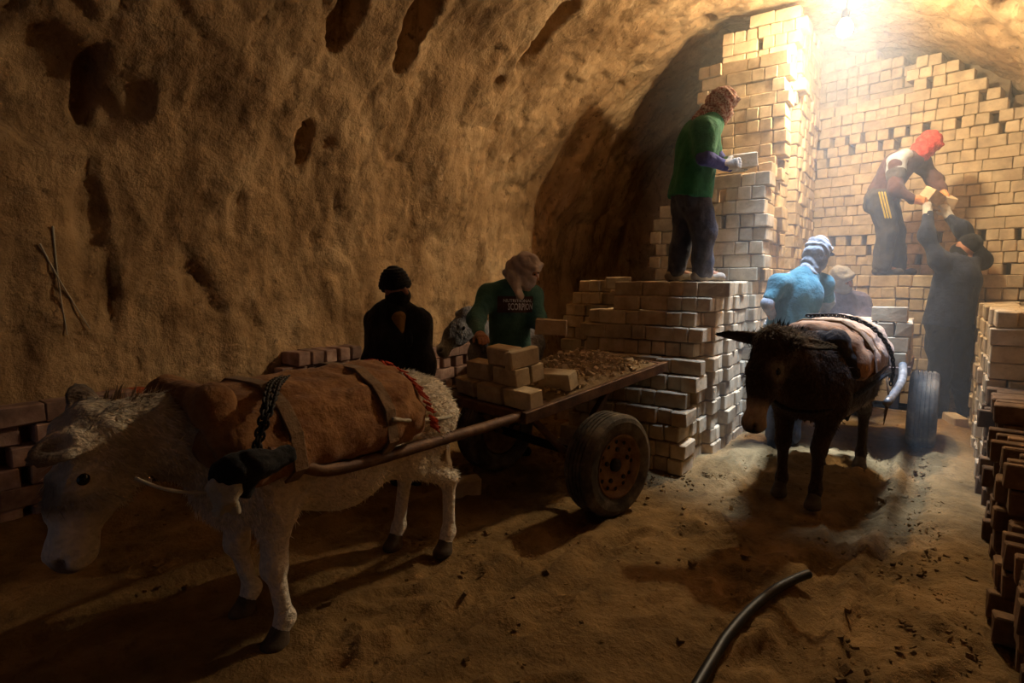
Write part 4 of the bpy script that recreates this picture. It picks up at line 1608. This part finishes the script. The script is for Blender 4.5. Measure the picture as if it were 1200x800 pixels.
    def folds(a=.006, s=9.0, seed=1, long=(1, 1, .35)):
        return lambda Vv: a * fbm(Vv * s * A(long) + seed, 2, seed) + a * .9 * (np.abs(fbm(Vv * s * .9 * A(long), 2, seed + 5)) - .4)
    for gmt in wear:
        kind, mat = gmt[0], gmt[1]
        o = gmt[2] if len(gmt) > 2 else {}
        if kind == 'shirt':
            g = o.get('g', .016)
            hem = o.get('hem', .02)
            pr = torso(g) + [cap(J['pelvis'] - up * (hem + .12), J['pelvis'], .158 + g, .152 + g, .05, (ft, 1.28)), plane_cut(J['pelvis'] - up * hem, -up)]
            if o.get('loose'):
                pr = [cap(J['chest'] + up * .02, J['pelvis'] - up * (hem + .12), .160 + g, .178 + g, .05, (ft, 1.22))] + pr
            for sd in 'LR':
                pr += arm(sd, o.get('ga', g), 0, o.get('sl', 1.0), .075)
            pr.append(cap(J['neck'] - hu * .02, J['neck'] + hu * .2, .058, .058, .015, sub=True))
            R(pr, o.get('name', 'shirt'), mat, shirt_vox, folds(o.get('fold', .012)))
        elif kind == 'sleeve':
            for sd in o.get('sides', 'LR'):
                R(arm(sd, o.get('g', .012), o.get('t0', .3), o.get('t1', 1.0)), 'sleeve', mat, .01, folds(.004, 16))
        elif kind == 'trousers':
            g = o.get('g', .022)
            pr = [cap(J['pelvis'] + up * o.get('rise', .0), J['pelvis'] - up * .06, .134 + g, .136 + g, .05, (ft, 1.28))] + leg('L', g, o.get('gb', g + .012), .97) + leg('R', g, o.get('gb', g + .012), .97)
            R(pr, 'trousers', mat, .012, folds(.014, 11, 3, (1, 1, .7)))
        elif kind == 'shoes':
            for sd in 'LR':
                c = J['an' + sd]
                tv = unit(J.get('toe' + sd, c + ft * .17) - c)
                tv = unit(A([tv[0], tv[1], 0]))
                zb = c[2] - .085
                a = A([c[0], c[1], zb + .042]) - tv * .055
                b = A([c[0], c[1], zb + .036]) + tv * .16
                R([cap(a, b, .042, .036, .03), cap(c + A([0, 0, -.01]), a + tv * .06, .050, .046, .04), ell(b - tv * .02 + A([0, 0, .0]), (.046, .05, .036), (np.cross(tv, A([0, 0, 1])), tv, (0, 0, 1)), k=.02), ell((a + b) / 2 - A([0, 0, .142]), (.22, .22, .1), None, .01, True)], 'shoe', mat, .009)
                R([cap(a - A([0, 0, .032]), b - A([0, 0, .028]), .014, .012, .01, None), cap(a - A([0, 0, .032]) + np.cross(tv, A([0, 0, 1])) * .025, b - A([0, 0, .03]) + np.cross(tv, A([0, 0, 1])) * .025, .012, .012, .02), cap(a - A([0, 0, .032]) - np.cross(tv, A([0, 0, 1])) * .025, b - A([0, 0, .03]) - np.cross(tv, A([0, 0, 1])) * .025, .012, .012, .02)], 'sole', 'sole', .009)
        elif kind == 'wrap':                   # cloth wound round head and neck
            pr = [ell(H + hu * .028 - fc * .004, (.094, .112, .122), (hs, fc, hu), k=.03), ell(H - hu * .06 + fc * .02, (.078, .088, .085), (hs, fc, hu), k=.04), cap(J['neck'] - hu * .035, H - hu * .08, .088, .078, .05)]
            pr += [cap(H + hu * .07 + fc * .09 - hs * .05, H + hu * .07 + fc * .09 + hs * .05, .022, .022, .02)]
            for q in o.get('tails', []):
                q = [A(p) for p in q]
                for i in range(len(q) - 1):
                    pr.append(cap(q[i], q[i + 1], .038, .034, .04, ((0, 0, 1), 1.0)))
            if o.get('slit', True):
                pr.append(ell(H + hu * .012 + fc * .105, (.062, .05, .019), (hs, fc, hu), k=.01, sub=True))
            R(pr, 'head_scarf', mat, .0095, lambda Vv: .006 * fbm(Vv * 13, 2, 6) + .0045 * np.sin(((Vv - H) @ hu) * 85 + ((Vv - H) @ fc) * 45 + 3 * fbm(Vv * 9, 2, 8)), 1)
        elif kind == 'beanie':
            R([ell(H + hu * .045 - fc * .008, (.094, .110, .110), (hs, fc, hu), k=.03), cap(H + hu * .03 + fc * .07 - hs * .05, H + hu * .03 + fc * .07 + hs * .05, .024, .024, .03), cap(H + hu * .02 - fc * .08 - hs * .05, H + hu * .02 - fc * .08 + hs * .05, .026, .026, .03), ell(H - hu * .09 + fc * .03, (.12, .14, .085), (hs, fc, hu), k=.01, sub=True)], o.get('name', 'beanie'), mat, .009, lambda Vv: .003 * np.sin(((Vv - H) @ hu) * 300))
        elif kind == 'cap':
            R([ell(H + hu * .045, (.090, .108, .095), (hs, fc, hu), k=.03), ell(H + hu * .04 + fc * .12, (.07, .075, .012), (hs, fc, hu), k=.02), ell(H - hu * .07, (.13, .13, .085), (hs, fc, hu), k=.01, sub=True)], 'cap', mat, .009)
        elif kind == 'mask':
            R([ell(H - hu * .05 + fc * .028, (.076, .084, .070), (hs, fc, hu), k=.03), cap(J['neck'] - hu * .03, H - hu * .06, .080, .074, .04)], 'face_mask', mat, .01, folds(.004, 20))
        elif kind == 'collar':
            R([cap(J['neck'] - hu * .035, J['neck'] + hu * .025, .082, .074, .02), cap(J['neck'] - hu * .02, J['neck'] + hu * .2, .056, .054, .01, sub=True)], 'collar', mat, .01, folds(.003, 20))
        elif kind == 'blob':
            R([p if p[0] == 'c' or p[0] == 'e' else p for p in o['pr']], o['name'], mat, o.get('vox', .01), o.get('fn'))
    return t


def ground(px, py, d):
    q = P(px, py, d)
    return q


def stand(J, zf, spread=.10, lat=RGT, back=None):
    """straight legs below the hips, feet on height zf"""
    for sd in 'LR':
        h = Vector(J['hip' + sd])
        J['kn' + sd] = Vector((h.x, h.y, zf + (h.z - zf) * .53)) + Vector(FWD) * -.03
        J['an' + sd] = Vector((h.x, h.y, zf + .085))
    return J


# --- worker in green on the stepped stack
zt = 12 * CH
def onz(v, z):
    return Vector((v.x, v.y, z))


J = dict(pelvis=P(809, 220, 4.78), chest=P(818, 170, 4.78), neck=P(835, 142, 4.76), head=P(845, 124, 4.76), shR=P(824, 152, 4.60), elR=P(826, 185, 4.52), wrR=P(849, 194, 4.60), shL=P(828, 150, 4.94), elL=P(838, 184, 4.99), wrL=P(856, 196, 4.90),
         hipR=P(814, 226, 4.70), knR=P(825, 270, 4.68), hipL=P(803, 226, 4.87), knL=P(801, 270, 4.86))
J['anR'] = onz(P(823, 316, 4.72), zt + .085)
J['anL'] = onz(P(792, 316, 4.86), zt + .085)
fw = RGT * 1.0 + FWD * .12
J['toeR'] = J['anR'] + fw * .2
J['toeL'] = J['anL'] + fw * .2
HT = Vector(J['head'])
M['checked_scarf'] = material('red_checked_scarf', rgb(150, 86, 70), rgb(208, 180, 160), 75, .95, .3, 60, detail=2, pos=(.42, .58))
person('worker in a green shirt and red checked headscarf standing on the stepped bricks', J, fw - Vector((0, 0, .35)), fw, [
    ('trousers', 'navy_trouser', dict(g=.032, gb=.038)), ('shirt', 'green', dict(sl=.38, g=.024, ga=.028, hem=.09, loose=1)), ('sleeve', 'blue_sleeve', dict(t0=.30)), ('shoes', 'grey_shoe'),
    ('wrap', 'checked_scarf', dict(tails=[[HT + Vector((0, 0, .06)) - fw * .06, HT - fw * .13 - Vector((0, 0, .04)), HT - fw * .20 - Vector((0, 0, .10))]]))],
    dict(R=dict(f=RGT * .9 + Vector((0, 0, .15)), n=FWD, s=1, glove='glove', curl=(.35, .6, .5)), L=dict(f=RGT * .9 + Vector((0, 0, .1)), n=-FWD, s=-1, glove='glove', curl=(.35, .6, .5))))
loose_brick(P(868, 189, 4.74), YAW + .1, 's', 'brick held in both gloves of the worker in green', None, (.1, -.12))

# --- worker with the red scarf on the ledge
J = dict(pelvis=P(1034, 226, 6.12), chest=P(1052, 196, 6.0), neck=P(1071, 184, 5.93), head=P(1086, 170, 5.90), shR=P(1050, 194, 5.82), elR=P(1050, 222, 5.70), wrR=P(1069, 234, 5.62), shL=P(1079, 191, 6.05), elL=P(1096, 211, 5.92), wrL=P(1104, 224, 5.78),
         hipR=P(1030, 231, 6.05), knR=P(1040, 272, 6.05), hipL=P(1038, 231, 6.22), knL=P(1047, 270, 6.2))
J['anR'] = onz(P(1034, 312, 6.10), LEDGE_Z + .085)
J['anL'] = onz(P(1050, 312, 6.22), LEDGE_Z + .085)
fw = RGT * .95 - FWD * .25
J['toeR'] = J['anR'] + fw * .2
J['toeL'] = J['anL'] + fw * .2
HT = Vector(J['head'])
M['red_scarf'] = material('red_scarf', rgb(176, 44, 34), rgb(214, 84, 66), 40, .95, .4, 120, detail=3, pos=(.4, .6))
shc = Vector(J['shR']) * .55 + Vector(J['neck']) * .45
hipv = Vector(J['hipR'])
hd_ = (Vector(J['knR']) - hipv)
stripes = []
sp = person('worker with a red head wrap bending down from the brick ledge', J, fw * .8 - Vector((0, 0, .75)), fw - Vector((0, 0, .5)), [
    ('trousers', 'charcoal', dict(g=.034, gb=.05)), ('shirt', 'maroon', dict(sl=.98, g=.022, ga=.018)), ('shoes', 'charcoal'), ('wrap', 'red_scarf', dict(slit=False)),
    ('blob', 'grey_panel', dict(name='shoulder_panel', pr=[cap(Vector(J['shR']) + Vector((0, 0, .035)), shc + Vector((0, 0, .05)), .082, .076, .03), cap(Vector(J['shR']) + Vector((0, 0, .02)), Vector(J['shR']).lerp(Vector(J['elR']), .28), .090, .086, .03)])),
    ('blob', 'charcoal', dict(name='sleeve_patch', pr=[cap(Vector(J['shR']).lerp(Vector(J['elR']), .34), Vector(J['shR']).lerp(Vector(J['elR']), .5), .088, .082, .02)]))],
    dict(R=dict(f=RGT * .9 - FWD * .3 - Vector((0, 0, .15)), n=Vector((0, 0, -.3)) + RGT * .2 + FWD * .8, s=1, glove='orange_glove', curl=(.3, .5, .4)), L=dict(f=-FWD * .6 + Vector((0, 0, -.75)), n=-RGT * .9, s=1, glove='orange_glove', curl=(.3, .5, .4))))
for k in range(3):
    off_ = -FWD * .120 + RGT * (-.075 + .028 * k)
    b0 = np.array(sp.location)
    a_, b_2 = hipv + off_ + Vector((0, 0, .03)), hipv + off_ + hd_ * .62 + RGT * .01
    organic('trouser_stripe', [cap(a_, b_2, .009, .009, .01)], M['yellow_print'], sp, .005, None, 1, b0)
loose_brick(P(1094, 231, 5.66), YAW + .5, 's', 'brick passed between the red-scarfed worker and the man below', None, (.5, .3))
loose_brick(P(1109, 236, 5.74), YAW - .3, 'h', 'second brick above the dark-shirted man\'s raised right hand', None, (.3, .2))

# --- man in dark clothes reaching up
zf = float(fz(.1, 6.7))
J = dict(pelvis=P(1112, 374, 5.40), chest=P(1121, 328, 5.38), neck=P(1126, 304, 5.40), head=P(1132, 290, 5.44), shL=P(1099, 305, 5.38), elL=P(1087, 277, 5.46), wrL=P(1087, 250, 5.56), shR=P(1148, 305, 5.42), elR=P(1127, 268, 5.52), wrR=P(1112, 254, 5.60),
         hipL=P(1102, 384, 5.40), hipR=P(1124, 384, 5.40))
stand(J, zf)
J['anL'] = onz(P(1099, 470, 5.36), zf + .085)
J['anR'] = onz(P(1134, 470, 5.44), zf + .085)
fw = FWD * .9 + RGT * .25
J['toeL'] = J['anL'] + FWD * .2
J['toeR'] = J['anR'] + FWD * .2
person('man in a dark shirt and cap reaching up towards the ledge', J, fw + Vector((-.1, 0, .35)), fw, [
    ('trousers', 'black_cloth', dict(g=.03)), ('shirt', 'dark_navy', dict(sl=.98, g=.018, ga=.016, hem=.07, loose=1)), ('shoes', 'black_cloth'), ('cap', 'black_knit'), ('mask', 'black_knit')],
    dict(L=dict(f=Vector((0, 0, 1)) + FWD * .25, n=FWD, s=-1, glove='glove', curl=(.3, .5, .4)), R=dict(f=Vector((0, 0, .8)) - RGT * .2 + FWD * .25, n=FWD, s=1, glove='glove', curl=(.3, .5, .4))))

# --- man in the teal shirt beside the brown donkey
zf = float(fz(-1.0, 5.0))
J = dict(pelvis=P(921, 396, 4.78), chest=P(935, 345, 4.76), neck=P(948, 317, 4.78), head=P(957, 297, 4.80), shL=P(913, 332, 4.70), elL=P(899, 356, 4.66), wrL=P(908, 378, 4.84), shR=P(964, 333, 4.86), elR=P(971, 354, 4.94), wrR=P(962, 370, 5.06),
         hipL=P(913, 402, 4.76), hipR=P(932, 402, 4.82))
stand(J, zf)
fw = FWD * .75 + RGT * .6
J['toeL'] = J['anL'] + fw * .2
J['toeR'] = J['anR'] + fw * .2
HT = Vector(J['head'])
person('man in a teal T-shirt seen from behind, next to the brown donkey', J, RGT * .8 + FWD * .5 - Vector((0, 0, .25)), fw, [
    ('trousers', 'navy_trouser'), ('shirt', 'teal', dict(sl=.36, g=.004, ga=.010, hem=.10, loose=1)), ('sleeve', 'grey_sleeve', dict(t0=.2, g=.003)), ('shoes', 'black_cloth'),
    ('wrap', 'grey_wrap', dict()), ('cap', 'grey_cap')],
    dict(L=dict(f=FWD, n=(0, 0, -1), s=1, glove='glove'), R=dict(f=FWD, n=(0, 0, -1), s=-1, glove='glove')))

# --- man behind the brick load
zf = float(fz(-.8, 6.5))
J = dict(pelvis=P(990, 404, 5.72), chest=P(988, 366, 5.68), neck=P(986, 345, 5.66), head=P(985, 328, 5.62), shR=P(966, 352, 5.66), elR=P(958, 374, 5.56), wrR=P(972, 376, 5.36), shL=P(1009, 354, 5.70), elL=P(1018, 376, 5.60), wrL=P(1006, 378, 5.42),
         hipR=P(981, 408, 5.72), hipL=P(999, 408, 5.72))
stand(J, zf)
fw = -FWD + RGT * .2
J['toeL'] = J['anL'] + fw * .2
J['toeR'] = J['anR'] + fw * .2
person('man with a dusty white head wrap behind the loaded far cart', J, fw + RGT * .45 - Vector((0, 0, .35)), fw, [
    ('trousers', 'charcoal'), ('shirt', 'purple_jacket', dict(sl=.98, g=.026, ga=.022, name='jacket')), ('shoes', 'black_cloth'), ('wrap', 'pale_scarf', dict())],
    dict(R=dict(f=-FWD, n=(0, 0, -1), s=1, glove='glove'), L=dict(f=-FWD, n=(0, 0, -1), s=-1, glove='glove')))

# --- man in the lettered jersey by the front cart
J = dict(pelvis=P(597, 404, 4.72), chest=P(598, 356, 4.66), neck=P(606, 334, 4.60), head=P(616, 317, 4.54), shR=P(571, 347, 4.60), elR=P(558, 374, 4.40), wrR=P(562, 391, 4.10), shL=P(624, 347, 4.70), elL=P(630, 374, 4.62), wrL=P(634, 386, 4.40),
         hipR=P(588, 410, 4.72), hipL=P(606, 410, 4.76))
stand(J, 0.0)
fw = -FWD * .8 + RGT * .45
J['toeL'] = J['anL'] + fw * .2
J['toeR'] = J['anR'] + fw * .2
HT = Vector(J['head'])
jersey = person('man in a dark green lettered jersey and beige head wrap behind the front cart', J, RGT * .9 - FWD * .35 - Vector((0, 0, .4)), fw, [
    ('trousers', 'navy_trouser'), ('shirt', 'forest', dict(sl=.98, g=.022, ga=.016, hem=.08, fold=.005)), ('shoes', 'black_cloth'), ('collar', 'black_cloth'),
    ('wrap', 'beige_scarf', dict(tails=[[HT - RGT * .10 + Vector((0, 0, .05)), HT - RGT * .10 - FWD * .05 - Vector((0, 0, .06)), HT - RGT * .05 - FWD * .14 - Vector((0, 0, .19))], [HT - RGT * .06 + Vector((0, 0, .08)), HT - RGT * .15 + Vector((0, 0, -.02))]]))],
    dict(R=dict(f=-FWD * .85 + RGT * .25 - Vector((0, 0, .15)), n=(0, 0, -1), s=-1, curl=(.2, .35, .3)), L=dict(f=-FWD * .3 + RGT * .9, n=FWD * .4 + Vector((0, 0, -.5)), s=1, curl=(.4, .6, .5))))
loose_brick(P(646, 383, 4.36), YAW - .1, 's', 'brick with a chalk-white end held at the jersey man\'s side', None, (0, .05))

# print wrapped on the jersey
bpy.context.view_layer.update()
sh = [c for c in jersey.children if c.name.startswith('shirt')][0]
mw = jersey.matrix_world.inverted()


def wrap_print(px0, px1, py0, py1, d0, verts2, name, mat, faces, lift):
    out = []
    for (u, v) in verts2:
        o_ = mw @ P(px0 + (px1 - px0) * u, py1 + (py0 - py1) * v, 3.6)
        e_ = mw @ P(px0 + (px1 - px0) * u, py1 + (py0 - py1) * v, 5.2)
        dr = (e_ - o_).normalized()
        ok, loc, nrm, idx = sh.ray_cast(o_, dr)
        if not ok:
            loc = o_ + dr * (Vector((0, 0, 0)) + (mw @ P(600, 360, 4.5)) - o_).dot(dr)
            nrm = -dr
        out.append(loc + nrm.normalized() * lift)
    return mesh_obj(name, out, faces, M[mat], jersey, True)


gn = 14
vv = [(i / gn, j / 6) for i in range(gn + 1) for j in range(7)]
ff = [(i * 7 + j, (i + 1) * 7 + j, (i + 1) * 7 + j + 1, i * 7 + j + 1) for i in range(gn) for j in range(6)]
wrap_print(583, 624, 347, 366, 4.6, vv, 'print_panel', 'brown_panel', ff, .006)
for (txt, x0, x1, y0, y1) in (('NUTRITIONAL', 590, 623, 350, 354), ('SCORPION', 595, 624, 355, 363)):
    cu = bpy.data.curves.new('lettering', 'FONT')
    cu.body = txt
    cu.resolution_u = 2
    cu.offset = .018
    to = bpy.data.objects.new('lettering', cu)
    COL.objects.link(to)
    bpy.context.view_layer.update()
    me = to.evaluated_get(bpy.context.evaluated_depsgraph_get()).to_mesh()
    vs_ = [(q.co.x, q.co.y) for q in me.vertices]
    fs_ = [tuple(p.vertices) for p in me.polygons]
    xs_, ys_ = [q[0] for q in vs_], [q[1] for q in vs_]
    v2 = [((q[0] - min(xs_)) / (max(xs_) - min(xs_)), (q[1] - min(ys_)) / (max(ys_) - min(ys_))) for q in vs_]
    bpy.data.objects.remove(to)
    wrap_print(x0, x1, y0, y1, 4.6, v2, 'lettering', 'white_print', fs_, .011)

# --- man in black by the wall
J = dict(pelvis=P(467, 447, 4.05), chest=P(465, 395, 4.02), neck=P(463, 360, 4.0), head=P(464, 338, 3.97), shR=P(442, 377, 4.05), elR=P(437, 425, 4.06), wrR=P(446, 466, 3.98), shL=P(490, 377, 4.0), elL=P(497, 425, 3.98), wrL=P(494, 466, 3.92),
         hipR=P(457, 457, 4.06), hipL=P(478, 457, 4.04))
stand(J, 0.0)
fw = -FWD * .85 + RGT * .4
J['toeL'] = J['anL'] + fw * .2
J['toeR'] = J['anR'] + fw * .2
nk = Vector(J['neck'])
ch = Vector(J['chest'])
person('man in black jacket, knit cap and face mask standing by the wall', J, RGT * .75 - FWD * .65, fw, [
    ('trousers', 'black_cloth'), ('shirt', 'black_cloth', dict(sl=.97, g=.030, ga=.024, hem=.14, name='jacket', fold=.016)), ('shoes', 'black_cloth'), ('mask', 'black_knit'), ('beanie', 'black_knit'),
    ('blob', 'mustard', dict(name='undershirt', pr=[cap(nk - Vector((0, 0, .07)) + fw * .10, ch + fw * .155 + Vector((0, 0, .01)), .056, .018, .03)])),
    ('blob', 'black_cloth', dict(name='lapel', pr=[cap(nk - Vector((0, 0, .02)) + fw * .06 - RGT * .085, ch + fw * .168 - Vector((0, 0, .03)) - RGT * .035, .032, .022, .03)])),
    ('blob', 'black_cloth', dict(name='lapel', pr=[cap(nk - Vector((0, 0, .02)) + fw * .06 + RGT * .085, ch + fw * .168 - Vector((0, 0, .03)) + RGT * .045, .032, .022, .03)]))],
    dict(R=dict(f=(0, 0, -1), n=RGT, s=1), L=dict(f=(0, 0, -1), n=-RGT, s=-1)))
# ------------------------------------------------------------------ brick dust hanging in the air where the men are stacking
mh = bpy.data.materials.new('airborne_dust')
mh.use_nodes = True
nt = mh.node_tree
for n in list(nt.nodes):
    if n.type == 'BSDF_PRINCIPLED':
        nt.nodes.remove(n)
vsn = nt.nodes.new('ShaderNodeVolumeScatter')
vsn.inputs['Color'].default_value = (0.95, 0.90, 0.82, 1)
vsn.inputs['Density'].default_value = HAZE
vsn.inputs['Anisotropy'].default_value = 0.2
nt.links.new(vsn.outputs[0], [n for n in nt.nodes if n.type == 'OUTPUT_MATERIAL'][0].inputs['Volume'])
mb = MB()
mb.box((-0.25, 6.6, 2.1), (3.6, 4.6, 4.8))
hz = mb.build('dust_haze', mh)
hz['kind'] = 'stuff'
tag(hz, 'brick dust hanging in the lamplight at the kiln end', 'dust')
